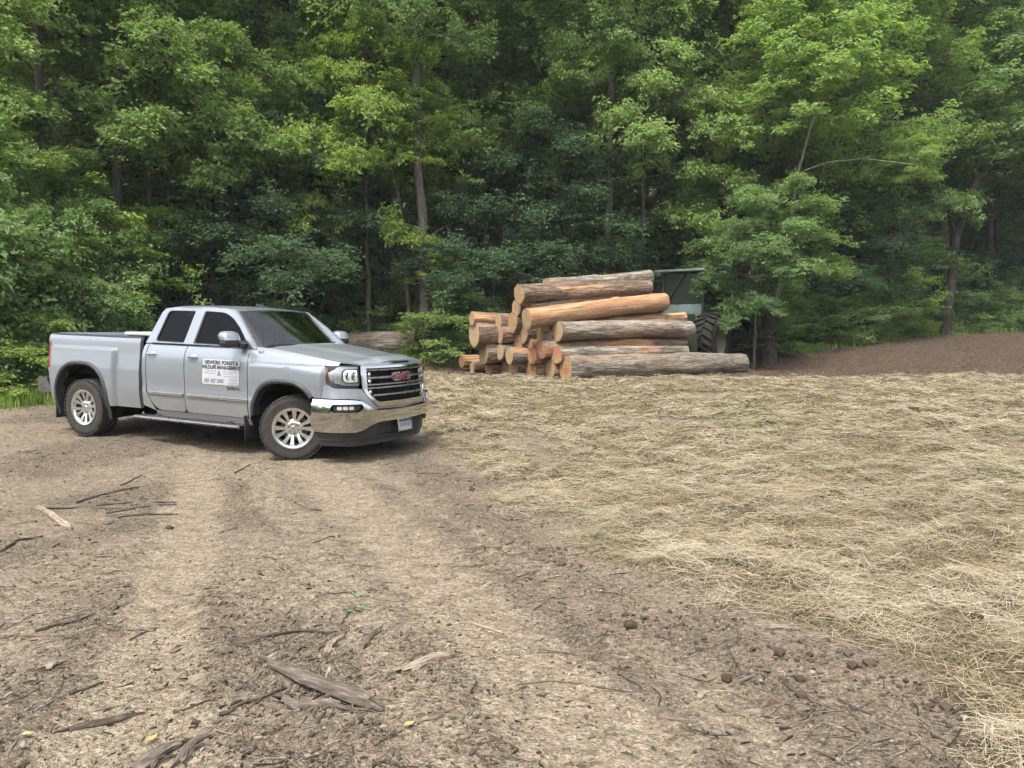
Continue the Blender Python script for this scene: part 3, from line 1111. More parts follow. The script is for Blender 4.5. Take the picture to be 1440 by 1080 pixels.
    text_mesh('GMC', .128, M('satin_chrome'), GR, 'emblem_edge', emb(.022), extrude=.008, bold=.008, sx=1.5)
    text_mesh('GMC', .128, M('emblem_red'), GR, 'emblem', emb(.034), extrude=.003, bold=.001, sx=1.5)
    # ---- painted fascia between headlights and bumper
    fa = mirror_poly([(.0, .676), (.45, .681), (.53, .705), (.725, .915), (.78, .922), (1.02, .926), (1.15, .955), (1.255, .935), (1.265, .808), (.86, .803), (.74, .790), (.62, .715), (.52, .668), (.0, .655)])
    fa = [p for i, p in enumerate(fa) if i == 0 or p != fa[i - 1]][:-1]
    skin_panel('front_fascia', fa, nose_map(.018), paint, T, step=.04, depth=.05)
    # ---- chrome bumper
    L = NOSE_L - .01
    bo = mirror_poly([(.0, .646), (.53, .656), (.625, .700), (.745, .778), (.86, .793), (1.2, .797), (1.37, .797), (1.38, .74), (1.375, .44), (1.36, .405), (.80, .400), (.72, .418), (.60, .488), (.50, .512), (.0, .516)])
    bo = [p for i, p in enumerate(bo) if i == 0 or p != bo[i - 1]][:-1]
    holes = [fillet([(s * .745, .742), (s * .725, .70), (s * .79, .648), (s * 1.04, .648), (s * 1.075, .69), (s * 1.055, .742)], .02, 3) for s in (-1, 1)]
    def bump_map(u, v, off):
        vv = np.asarray(v, float)
        bul = .040 + .030 * np.clip(1 - ((vv - .60) / .21) ** 2, 0, 1)
        return nose_map(0)(u, v, off + bul)
    skin_panel('front_bumper', bo, bump_map, chrome, T, holes=holes, step=.035, depth=.05)
    # ---- black valance and air dam
    va = mirror_poly([(.0, .53), (.50, .53), (.62, .50), (.74, .43), (1.34, .415), (1.34, .29), (1.2, .235), (.80, .222), (.0, .232)])
    va = [p for i, p in enumerate(va) if i == 0 or p != va[i - 1]][:-1]
    def val_map(u, v, off):
        a = np.abs(u); vv = np.asarray(v, float)
        rec = .05 * (1 - sstep(a, .44, .52)) * sstep(vv, .27, .33)
        return nose_map(.004)(u, v, off - rec - .02 * sstep(vv, .34, .30) * 0)
    VA = skin_panel('front_valance', va, val_map, M('grey_plastic'), T, step=.04, depth=.04)
    strip(.305, .018, -1.25, 1.25, .012, .02, blk, 'valance_rib', VA)
    # number plate
    pl = bpy.data.objects.new('number_plate', None); pl.empty_display_size = .05; link(pl, T)
    pr = Matrix.Rotation(R(-6), 3, 'Y')
    pc = Vector((1.012, .055, .425))
    MB().box(pc, (.012, .318, .168), pr, .004).build('plate_frame', M('satin_chrome'), pl)
    MB().box(pc + Vector((.008, 0, 0)), (.004, .292, .142), pr, .001).build('plate', M('plate_white'), pl)
    mb = MB()
    mb.box(pc + Vector((.0115, 0, .05)), (.002, .28, .026), pr)
    mb.build('plate_band', M('plate_blue'), pl)
    mb = MB()
    for k in range(6):
        y = -.105 + k * .042
        mb.box(pc + Vector((.0115, y, -.004)), (.002, .022, .05), pr)
    mb.build('plate_characters', M('letter_grey'), pl)
    # ---- windshield
    def ws(u, v, off):
        u = np.asarray(u, float); v = np.asarray(v, float)
        y = u * (.80 + (.665 - .80) * v)
        x = -.265 - .715 * v - (.36 - .26 * v) * u ** 2 * .95
        z = 1.352 + .488 * v - .028 * v * u ** 2 + .02 * v * (1 - v)
        return (x + off * .5, y, z + off * .87)
    q = [(-1, 0), (1, 0), (1, 1), (-1, 1)]
    skin_panel('windshield', q, ws, M('windshield_glass'), T, step=.12, depth=.004)
    # black edge band of the glass
    V = []; F = []
    ring = densify(q, .1)
    for (u, v) in ring:
        a = np.array(ws(np.array([u]), np.array([v]), .002)).ravel(); b = np.array(ws(np.array([u * .955]), np.array([.5 + (v - .5) * .93]), .002)).ravel()
        V += [a, b]
    n = len(ring)
    for i in range(n):
        j = (i + 1) % n
        F.append((2 * i, 2 * j, 2 * j + 1, 2 * i + 1))
    mesh('windshield_border', V, F, blk, T)
    # pillars between the glass and the side frames
    for sg in (-1, 1):
        side = [(-.54, 1.345), (-.66, 1.46), (-.83, 1.615), (-1.00, 1.745), (-1.12, 1.812), (-1.25, 1.842)]
        V = []; F = []
        for i, (x, z) in enumerate(side):
            v = min(1.0, max(0, (z - 1.352) / .46)) if i < 5 else 1.0
            a = np.array(ws(np.array([float(sg)]), np.array([v]), 0.0)).ravel()
            b = np.array((x, sg * (float(gh_w(z)) - .002), z))
            m = (a + b) / 2 + np.array([.012, sg * .010, .012])
            V += [tuple(a), tuple(m), tuple(b)]
        for i in range(len(side) - 1):
            for k in range(2): F.append((i * 3 + k, i * 3 + k + 1, i * 3 + k + 4, i * 3 + k + 3))
        mesh('windshield_pillar', V, F, paint, T, 60)
    # ---- roof
    V = []; F = []
    us = np.linspace(-1, 1, 25); ts = np.linspace(0, 1, 15)
    for t in ts:
        for u in us:
            a = np.array(ws(np.array([u]), np.array([1.0]), 0.0)).ravel()
            yw = .665 + (.728 - .665) * min(1, t * 6) ** .6
            y = u * yw
            x = a[0] + (-2.335 - a[0]) * t
            zc_ = 1.842 + .045 * math.sin(min(1, t * 1.9) * PI / 2) - .035 * max(0, (t - .75) / .25) ** 2
            z = zc_ - .028 * abs(u) ** 2.5 - .022 * max(0, (abs(u) - .86) / .14) ** 2 - (0 if t > 0 else 0)
            if t == 0: z = a[2]
            V.append((x, y, z))
    nu = len(us)
    for i in range(len(ts) - 1):
        for k in range(nu - 1):
            F.append((i * nu + k, i * nu + k + 1, (i + 1) * nu + k + 1, (i + 1) * nu + k))
    # turn the roof edge down into the side frames and the back
    base = len(V)
    for i in range(len(ts)):
        for u in (0, nu - 1):
            v = V[i * nu + u]
            V.append((v[0], math.copysign(float(gh_w(1.80)) - .004, v[1]), min(1.80, v[2] - .02)))
    for i in range(len(ts) - 1):
        F.append((i * nu, (i + 1) * nu, base + (i + 1) * 2, base + i * 2))
        F.append((i * nu + nu - 1, base + i * 2 + 1, base + (i + 1) * 2 + 1, (i + 1) * nu + nu - 1))
    mesh('roof', V, F, paint, T, 50)
    V = []; F = []
    back = [(-2.335, 1.835), (-2.36, 1.72), (-2.43, 1.45), (-2.475, 1.39), (-2.475, .50)]
    for x, z in back:
        w0 = float(gh_w(z)) if z > 1.38 else .93
        for u in np.linspace(-1, 1, 7): V.append((x, u * min(w0, .93), z))
    for i in range(len(back) - 1):
        for k in range(6): F.append((i * 7 + k, i * 7 + k + 1, (i + 1) * 7 + k + 1, (i + 1) * 7 + k))
    mesh('cab_back', V, F, paint, T, 40)
    mesh('rear_window', [(-2.378, -.62, 1.72), (-2.378, .62, 1.72), (-2.435, .68, 1.47), (-2.435, -.68, 1.47)], [(0, 1, 2, 3)], M('window_dark'), T, 0)
    MB().prism(fillet([(-1.40, 1.880), (-1.24, 1.880), (-1.26, 1.893), (-1.34, 1.915), (-1.385, 1.925)], .012), 'y', -.022, .022).build('roof_antenna', M('grey_plastic'), T)
    MB().tube([(-.46, -.875, 1.35), (-.47, -.877, 1.38), (-.55, -.88, 1.83)], [.012, .006, .0035], 6).build('mast_antenna', blk, T)
    # cowl and wipers
    V = []; F = []
    us = np.linspace(-1, 1, 17)
    for u in us:
        a = np.array(ws(np.array([u]), np.array([.0]), 0.0)).ravel()
        V += [(a[0] + .10, a[1] * 1.03, 1.385 - .012 * u * u), (a[0] - .005, a[1], a[2] + .004)]
    for i in range(16): F.append((2 * i, 2 * i + 1, 2 * i + 3, 2 * i + 2))
    mesh('cowl', V, F, blk, T)
    for y0, y1, in ((-.70, -.08), (-.02, .60)):
        P = []
        for t in np.linspace(0, 1, 6):
            yy = y0 + (y1 - y0) * t
            p = np.array(ws(np.array([yy / .79]), np.array([.05 + .05 * t]), .018)).ravel()
            P.append(p)
        MB().tube(P, [.008] * 6, 5).build('wiper', blk, T)
    # ---- under the skin: dark floor, engine bay, bed and tail
    mb = MB()
    mb.box((-.12, 0, .82), (1.30, 1.05, .62)); mb.box((-.60, 0, .60), (.10, 1.7, .5))
    mb.box((-1.55, 0, .72), (1.75, 1.80, .50)); mb.box((-3.5, 0, .74), (1.85, 1.1, .30))
    mb.box((-2.5, 0, 1.0), (.03, 1.8, .8))
    mb.build('inner_body', M('underbody'), T)
    mb = MB()
    for s in (-.42, .42): mb.box((-1.9, s, .50), (5.3, .09, .16))
    mb.tube([(REAR_X, -.75, .40), (REAR_X, .75, .40)], .05, 10); V, F = superbox((REAR_X, 0, .40), (.16, .15, .15), 12, 8, 2.2); mb.add(V, F)
    mb.tube([(0, -.70, .38), (0, .70, .38)], .04, 8)
    mb.tube([(-.5, .30, .42), (-2.6, .34, .42), (-4.3, .40, .45)], .035, 8)
    mb.box((-2.35, -.55, .44), (.9, .35, .20), None, .04); mb.box((-1.3, 0, .40), (2.4, 1.3, .16), None, .04); mb.box((.1, 0, .42), (1.2, .8, .2), None, .04)  # the wide low boxes are added to deepen the shade under the truck
    mb.build('chassis_and_shade_boxes', M('underbody'), T)
    MB().box(((-2.55 + BOX_END) / 2, 0, .90), (1.88, 1.62, .03)).build('bed_floor', M('underbody'), T)
    TG = MB().box((BOX_END + .005, 0, 1.14), (.06, 1.60, .60), None, .02).build('tailgate', paint, T)
    MB().box((BOX_END - .03, 0, 1.30), (.012, .26, .08), None, .004).build('handle', blk, TG)
    prof = [(BOX_END + .10, .60), (BOX_END - .02, .79), (BOX_END - .17, .80), (BOX_END - .215, .76), (BOX_END - .205, .60), (BOX_END - .15, .555)]
    MB().prism(fillet(prof, .02, 3), 'y', -.985, .985).build('rear_bumper', M('dark_chrome'), T)
    # ---- inside the cab
    for y in (-.40, .40):
        mb = MB().box((-1.42, y, 1.0), (.52, .50, .16), None, .05).box((-1.70, y, 1.28), (.14, .48, .58), Matrix.Rotation(R(-14), 3, 'Y'), .05).box((-1.80, y, 1.63), (.09, .24, .17), None, .04)
        mb.build('seat', M('seat_cloth'), T)
    MB().box((-2.12, 0, 1.0), (.45, 1.45, .16), None, .05).box((-2.32, 0, 1.30), (.10, 1.45, .5), None, .04).build('rear_seat', M('seat_cloth'), T)
    MB().box((-.80, 0, 1.24), (.45, 1.55, .26), None, .07).build('dashboard', blk, T)
    mb = MB()
    ringp = [Vector((-1.06, .40, 1.28)) + Matrix.Rotation(R(-25), 3, 'Y') @ Vector((0, .19 * math.cos(a), .19 * math.sin(a))) for a in np.linspace(0, 2 * PI, 25)]
    mb.tube(ringp, .016, 8, False); mb.box((-1.04, .40, 1.28), (.05, .16, .08)); mb.box((-1.05, .40, 1.28), (.02, .36, .03))
    mb.build('steering_wheel', blk, T)
    MB().box((-.86, .0, 1.70), (.03, .22, .06), None, .02).build('inside_mirror', blk, T)
    # ---- wheels
    make_wheel(T, (0, -.855, .402), R(31), -1, .30)
    make_wheel(T, (0, .855, .402), R(31), 1, .1)
    make_wheel(T, (REAR_X, -.865, .402), 0, -1, .12)
    make_wheel(T, (REAR_X, .865, .402), 0, 1, .2)
    # ---- the sign on the door and the small badges
    def on_side(x0, z0, off):
        def f(u, v, w):
            x = x0 + u; z = z0 + v
            return (x, -(float(side_w(x, z)) + off + w), z)
        return f
    so = fillet([(-1.385, .872), (-.765, .872), (-.745, 1.192), (-1.365, 1.192)], .02, 3)
    SG = skin_panel('door_sign', so, lambda u, v, o: (u, -(side_w(u, v) + .004 + o), v), M('sign_white'), T, step=.06, depth=.003)
    for body, x0, z0, size, sx, bold, mt in (('NEWKIRK FOREST &', -1.06, 1.152, .066, .93, .0026, 'letter_dark'), ('WILDLIFE MANAGEMENT', -1.06, 1.092, .064, .88, .0026, 'letter_dark'),
                                             ('607 427 3087', -1.18, .918, .070, .86, .0018, 'letter_grey')):
        text_mesh(body, size, M(mt), SG, 'lettering', on_side(x0, z0, .006), extrude=.0005, bold=bold, sx=sx)
    mb = MB()
    rr = random.Random(4)
    for z0, xa, xb in ((1.045, -1.33, -1.16), (1.045, -1.02, -.83), (1.018, -1.33, -1.15), (1.018, -1.02, -.86), (.985, -1.0, -.80), (.955, -.93, -.80), (.932, -.93, -.80), (.905, -.93, -.79), (.885, -.93, -.79)):
        x = xa
        while x < xb:
            l = rr.uniform(.012, .035)
            w0 = float(side_w(x, z0))
            mb.box((x + l / 2, -(w0 + .0065), z0), (l, .001, .006)); x += l + .009
    mb.build('small_print', M('letter_grey'), SG)
    mb = MB()      # little tree mark in the middle of the sign
    w0 = float(side_w(-1.09, 1.0))
    mb.prism([(-1.125, .99), (-1.055, .99), (-1.075, 1.02), (-1.065, 1.02), (-1.09, 1.062), (-1.115, 1.02), (-1.105, 1.02)], 'y', -(w0 + .006), -(w0 + .0045))
    mb.build('tree_mark', M('letter_grey'), SG)
    text_mesh('SIERRA', .052, M('dark_chrome'), T, 'badge', on_side(-.865, .838, .004), extrude=.003, bold=.001, sx=1.35)
    text_mesh('4x4', .045, M('dark_chrome'), T, 'badge', on_side(-.46, 1.315, .006), extrude=.003, bold=.001, sx=1.4)
    return T


TRUCK = make_truck()


def make_bed_box():
    # a pale lid that shows above the bed rail, just behind the cab
    p = thing('toolbox', 'pale flat-topped storage box lying in the truck bed behind the cab', 'box', TRUCK.location[:], TRUCK.rotation_euler[:])
    MB().box((-2.83, 0, 1.19), (.46, 1.50, .50), None, .02).build('body', M('grey_plastic'), p)
    MB().box((-2.83, 0, 1.465), (.52, 1.54, .045), None, .015).build('lid', M('white_lid'), p)


make_bed_box()


# ================================================================== THE LOG PILE
def log_materials():
    def bark(name, dark, mid, light, moss=0.0):
        t = NT(name)
        vec = t.coord('Object', (1, 1, 1))
        st = t.coord('Object', (.16, 1, 1))
        oi = t.node('ShaderNodeObjectInfo')
        sh = t.node('ShaderNodeVectorMath', operation='ADD')
        t.link(st, sh.inputs[0])
        cb = t.node('ShaderNodeCombineXYZ'); t.link(t.math('MULTIPLY', oi.outputs['Random'], 37.0), cb.inputs[0]); t.link(t.math('MULTIPLY', oi.outputs['Random'], 11.0), cb.inputs[1])
        t.link(cb.outputs[0], sh.inputs[1])
        v0 = sh.outputs[0]
        n1 = t.noise(v0, 16, 6, .7, .6); n2 = t.noise(v0, 4, 5, .6); n3 = t.noise(v0, 60, 4, .65)
        vo = t.node('ShaderNodeTexVoronoi', feature='DISTANCE_TO_EDGE'); vo.inputs['Scale'].default_value = 13
        t.link(v0, vo.inputs['Vector'])
        col = t.ramp(n1, [(.28, dark), (.5, mid), (.74, light)])
        col = t.mix(t.maprange(n2, .45, .68, 0, .7), col, tuple(min(1, c * 1.25) for c in light))
        col = t.mix(t.maprange(vo.outputs['Distance'], .10, .0, 0, .5), col, tuple(c * .5 for c in dark))
        if moss:
            col = t.mix(t.maprange(t.noise(v0, 3.0, 5, .7), .56, .70, 0, moss), col, (.085, .095, .045))
        col = t.mix(t.maprange(t.noise(v0, 1.3, 3), .46, .62, 0, .55), col, t.ramp(n1, [(.3, (.075, .040, .026)), (.7, (.30, .20, .14))]))
        col = t.mix(t.maprange(t.noise(v0, 2.1, 4, .65), .56, .70, 0, .6), col, (.34, .30, .25))
        # places where the bark has come away; the object colour's red gives how much
        sep = t.node('ShaderNodeSeparateColor'); t.link(oi.outputs['Color'], sep.inputs[0])
        wood = t.ramp(t.noise(t.coord('Object', (.05, 1, 1)), 34, 4, .6), [(.30, (.085, .042, .022)), (.42, (.23, .125, .065)), (.56, (.34, .225, .125)), (.76, (.45, .335, .215))])
        pm = t.noise(v0, 2.3, 4, .6)
        thr = t.math('SUBTRACT', .69, t.math('MULTIPLY', sep.outputs[0], .62))
        peel = t.maprange(t.math('SUBTRACT', pm, thr), -.012, .02)
        red = t.mix(t.maprange(t.noise(v0, 5, 4), .46, .60, 0, .5), wood, (.26, .115, .068))
        col = t.mix(peel, col, red)
        t.set(Base_Color=col, Roughness=.9, Specular_IOR_Level=.2)
        h = t.math('ADD', t.math('MULTIPLY', n1, .7), t.math('ADD', t.math('MULTIPLY', t.maprange(vo.outputs['Distance'], 0, .2), .34), t.math('MULTIPLY', n3, .25)))
        hh = t.math('ADD', t.math('MULTIPLY', h, t.math('SUBTRACT', 1.0, t.math('MULTIPLY', peel, .8))), t.math('MULTIPLY', peel, .25))
        t.set(Normal=t.bump(hh, .85, .03))
        return t.m
    bark('bark_grey', (.050, .041, .032), (.150, .126, .100), (.29, .25, .205), .55)
    bark('bark_brown', (.045, .029, .021), (.135, .092, .066), (.25, .19, .145))
    bark('bark_grey_dark', (.022, .019, .016), (.060, .052, .044), (.115, .10, .085), .5)
    # sawn end
    t = NT('sawn_end')
    tc = t.coord('Object')
    sx = t.node('ShaderNodeSeparateXYZ'); t.link(tc, sx.inputs[0])
    y, z = sx.outputs['Y'], sx.outputs['Z']
    nz = t.noise(tc, 5, 4)
    r = t.math('SQRT', t.math('ADD', t.math('POWER', y, 2.0), t.math('POWER', z, 2.0)))
    r = t.math('ADD', r, t.math('MULTIPLY', nz, .05))
    ring = t.math('SINE', t.math('MULTIPLY', r, 260.0))
    oi = t.node('ShaderNodeObjectInfo')
    sep = t.node('ShaderNodeSeparateColor'); t.link(oi.outputs['Color'], sep.inputs[0])
    pale = t.ramp(t.noise(tc, 14, 5, .65), [(.3, (0.304, 0.216, 0.128)), (.6, (0.400, 0.304, 0.188)), (.8, (0.456, 0.368, 0.248))])
    orange = t.ramp(t.noise(tc, 14, 5, .65), [(.3, (0.243, 0.138, 0.067)), (.6, (0.350, 0.233, 0.120)), (.8, (0.410, 0.311, 0.182))])
    col = t.mix(sep.outputs[1], pale, orange)
    col = t.mix(t.maprange(ring, .2, 1, 0, .20), col, (.26, .13, .055))
    col = t.mix(t.maprange(r, .11, .02, 0, .5), col, (.36, .17, .075))
    off = t.node('ShaderNodeVectorMath', operation='ADD'); t.link(tc, off.inputs[0])
    cb = t.node('ShaderNodeCombineXYZ')
    for i in range(3): t.link(t.math('MULTIPLY', oi.outputs['Random'], 23.0 + 9 * i), cb.inputs[i])
    t.link(cb.outputs[0], off.inputs[1])
    pm = t.noise(off.outputs[0], 4.2, 4, .6)
    thr = t.math('SUBTRACT', .78, t.math('MULTIPLY', sep.outputs[0], .40))
    red = t.maprange(t.math('SUBTRACT', pm, thr), -.03, .09, 0, .75)
    col = t.mix(red, col, (.36, .085, .065))
    t.set(Base_Color=col, Roughness=.85, Specular_IOR_Level=.2, Normal=t.bump(t.math('ADD', t.math('MULTIPLY', ring, .2), t.noise(tc, 50, 4)), .35, .01))
    t = NT('fresh_splinter')
    t.set(Base_Color=t.ramp(t.noise(t.coord('Object', (.2, 1, 1)), 40, 4), [(.3, (.50, .28, .11)), (.7, (.76, .55, .28))]), Roughness=.8)
    simple('paint_blue', (.10, .20, .42), .7)
    simple('paint_pink', (.55, .10, .22), .7)


log_materials()


def make_log(name, label, A, B, ra, rb, bark, seed, peel=0.0, red=.5, orange=.5, group=None, cat='log', square_cut=True, knots=2, seg=34, n=30):
    """A, B: the two end centres; A is the end turned to the left"""
    A = Vector(A); B = Vector(B)
    d = B - A; L = d.length
    rot = d.to_track_quat('X', 'Z')
    root = thing(name, label, cat, A, rot.to_euler(), group)
    rg = np.random.default_rng(seed)
    t = np.linspace(0, 1, seg)
    a = np.linspace(0, 2 * PI, n, endpoint=False)
    T_, A_ = np.meshgrid(t, a, indexing='ij')
    rad = ra + (rb - ra) * T_
    rad = rad * (1 + .10 * np.exp(-T_ * L / .5))                       # butt swell
    xx = T_ * L
    cu, su = np.cos(A_), np.sin(A_)
    lum = fbm(xx * 1.1 + seed * 3.1, cu * 1.1 + 7, su * 1.1, seed=seed, octaves=3)
    rid = np.abs(fbm(xx * .9 + seed, cu * ra * 22, su * ra * 22, seed=seed + 5, octaves=3))
    rad = rad * (1 + .12 * lum) + .045 * rid * (1 - .8 * (peel > .75)) - .008
    for k in range(knots):
        kt, ka = rg.uniform(.15, .9), rg.uniform(0, 2 * PI)
        da = np.angle(np.exp(1j * (A_ - ka)))
        rad = rad + .05 * np.exp(-((xx - kt * L) / .09) ** 2 - (da * ra / .08) ** 2)
    bend = rg.normal(0, .06) * np.sin(T_ * PI); bend2 = rg.normal(0, .04) * np.sin(T_ * PI)
    slope = rg.normal(0, .06)
    x = xx + np.where(T_ < .5, 1, -1) * 0 + slope * rad * cu * (T_ == 0) - slope * rad * su * (T_ == 1)
    V = np.stack([x, rad * cu + bend * ra * 3, rad * su + bend2 * ra * 3], -1).reshape(-1, 3)
    F = []
    for i in range(seg - 1):
        for k in range(n):
            k2 = (k + 1) % n
            F.append((i * n + k, i * n + k2, (i + 1) * n + k2, (i + 1) * n + k))
    # the bark shows as a dark rim round each sawn end
    VB = list(V)
    for i0, sg in ((0, -1), (seg - 1, 1)):
        ring = V[i0 * n:(i0 + 1) * n]; c = ring.mean(0)
        b0 = len(VB)
        VB += [c + (p - c) * (.925 + .02 * math.sin(k * 1.7 + seed)) for k, p in enumerate(ring)]
        for k in range(n):
            k2 = (k + 1) % n
            f = (i0 * n + k, b0 + k, b0 + k2, i0 * n + k2)
            F.append(f[::-1] if sg > 0 else f)
    o = mesh('bark', VB, F, bark, root, 60)
    o.color = (peel, 0, 0, 1)
    for e, (i0, sg) in enumerate(((0, -1), (seg - 1, 1))):
        ring = V[i0 * n:(i0 + 1) * n]
        c = ring.mean(0)
        VV = [c + np.array([sg * .006, 0, 0])]
        FF = []
        for q in (.45, .75, .90, .945):
            for p in ring:
                v = c + (p - c) * q
                v[0] += (sg * .004 + rg.normal(0, .0022)) if q < .93 else -sg * .02
                VV.append(v)
        for k in range(n):
            k2 = (k + 1) % n
            f = (0, 1 + k, 1 + k2); FF.append(f if sg > 0 else f[::-1])
            for j in range(3):
                f = (1 + j * n + k, 1 + (j + 1) * n + k, 1 + (j + 1) * n + k2, 1 + j * n + k2)
                FF.append(f if sg > 0 else f[::-1])
        s = mesh('sawn_end', VV, FF, M('sawn_end'), root, 50)
        s.color = (red if e == 0 else red * .4, orange, 0, 1)
    return root


LOG_TH = R(27)
LOGS = [
    # u, left end (px, py, r), right end or length, bark, peel, red, orange, label
    (0.00, (794, 517, 17.6), (1043, 516, 14.5), 'bark_grey', .02, .62, .9, 'long thick grey log along the front foot of the pile, orange sawn end'),
    (0.56, (773, 525, 14.0), 4.4, 'bark_grey', .1, .12, .1, 'pale-ended log on the ground just left of the long front log'),
    (1.05, (748, 527, 15.0), 4.4, 'bark_brown', .1, .62, 1., 'bottom log with red and orange end, third from the right along the ground'),
    (1.58, (722, 525, 15.5), 4.4, 'bark_grey', .1, .30, .8, 'wide bottom log with tan brown end, fourth from the right along the ground'),
    (2.06, (709, 529, 11.5), 4.2, 'bark_brown', .2, .75, .4, 'short-looking bottom log with red daubed end left of the wide tan one'),
    (2.48, (687, 518, 10.0), 4.0, 'bark_brown', .3, .80, .6, 'thin bottom log with a red end under the thick pale left logs'),
    (2.90, (664, 529, 8.0), 3.6, 'bark_brown', .35, .45, .5, 'splintered thin log lying lowest at the left foot of the pile'),
    (3.30, (649, 508, 8.5), 3.8, 'bark_brown', .75, .6, .3, 'thin peeled yellow log with red end sticking out farthest left'),
    (0.28, (781, 500, 11.5), (963, 494, 9), 'bark_grey', .12, .70, .8, 'log resting directly on top of the long front log'),
    (0.86, (748, 503, 11.5), 4.3, 'bark_brown', .2, .68, 1., 'log with an orange end in the second layer, above the red-ended bottom log'),
    (1.45, (714, 506, 11.5), 4.3, 'bark_grey', .25, .50, .2, 'second-layer log with pink and cream end'),
    (2.18, (681, 495, 14.5), 4.2, 'bark_grey', .2, .18, .1, 'thick pale-ended log second up in the left part of the pile'),
    (0.56, (760, 492, 12.0), (958, 476, 11.5), 'bark_brown', .16, .75, .6, 'log with red end, yellow bark scar and blue paint mark on its side'),
    (1.08, (746, 484, 10.0), 4.2, 'bark_grey', .2, .55, .1, 'small log with pale pink end in the middle of the pile'),
    (1.66, (725, 480, 12.0), 4.2, 'bark_brown', .3, .50, .8, 'middle log with brown end and red top edge'),
    (2.12, (669, 471, 16.5), 4.2, 'bark_brown', .25, .12, .1, 'thickest log of the left part, splintered cream end, on the third layer'),
    (0.33, (783, 465, 14.0), (971, 463, 11.5), 'bark_grey', .06, .25, .15, 'log with cream end and a pink paint smear, front of the fourth layer'),
    (0.98, (757, 472, 11.0), 4.2, 'bark_brown', .2, .05, .9, 'log with shaded brown end behind the pink-smeared one'),
    (1.56, (720, 457, 13.5), 4.2, 'bark_brown', .3, .10, 1., 'log with tall narrow orange-brown end left of the peeled log'),
    (2.20, (664, 454, 9.0), 4.2, 'bark_brown', .48, .35, .2, 'partly peeled pale log on top of the left part of the pile'),
    (0.70, (765, 456, 9.5), (961, 447, 8.5), 'bark_brown', .42, .10, .3, 'slender pale log squeezed under the peeled orange log'),
    (0.56, (739, 457, 14.5), (934, 425, 12.5), 'bark_brown', .82, .05, .2, 'smooth peeled orange log slanting up across the upper pile'),
    (1.02, (744, 434, 9.5), (913, 414, 8.0), 'bark_grey', .12, .05, .4, 'dark grey log between the peeled log and the topmost ones'),
    (1.42, (726, 432, 11.5), 4.2, 'bark_brown', .1, .55, .3, 'log with pink end tucked under the left end of the top brown log'),
    (0.90, (730, 414, 13.0), (912, 406, 9.5), 'bark_brown', .14, .10, .6, 'big reddish brown log lying on top of the pile at the front'),
    (1.34, (768, 404, 10.0), (914, 390, 10.0), 'bark_grey', .10, .02, .4, 'topmost grey log rising behind the big brown one'),
    (1.28, (736, 470, 12.0), 4.2, 'bark_grey', .15, .15, .5, 'shaded log showing its end between the orange-ended and pink-ended ones'),
    (1.84, (702, 474, 11.0), 4.2, 'bark_brown', .2, .4, .5, 'log filling the notch between the left part and the middle of the pile'),
    (0.66, (771, 479, 9.5), 4.3, 'bark_grey', .2, .3, .4, 'thin log wedged under the pink-smeared one near the front'),
    (1.50, (745, 419, 10.0), 4.0, 'bark_grey', .1, .1, .4, 'log at the back of the top layer, mostly hidden'),
    (1.95, (700, 456, 11.0), 4.0, 'bark_brown', .2, .2, .3, 'log lying in the dip between the left part and the tall middle of the pile'),
    (1.78, (704, 492, 10.5), 4.0, 'bark_grey', .2, .3, .3, 'small log under the notch, left of the pink and cream end'),
]


def seg_closest(p1, q1, p2, q2):
    d1 = q1 - p1; d2 = q2 - p2; r = p1 - p2
    a = d1.dot(d1); e = d2.dot(d2); f = d2.dot(r); c = d1.dot(r); b = d1.dot(d2)
    den = a * e - b * b
    s = min(1, max(0, (b * f - c * e) / den)) if den > 1e-6 else .5
    t = (b * s + f) / e
    if t < 0: t = 0; s = min(1, max(0, -c / a))
    elif t > 1: t = 1; s = min(1, max(0, (b - c) / a))
    return s, t


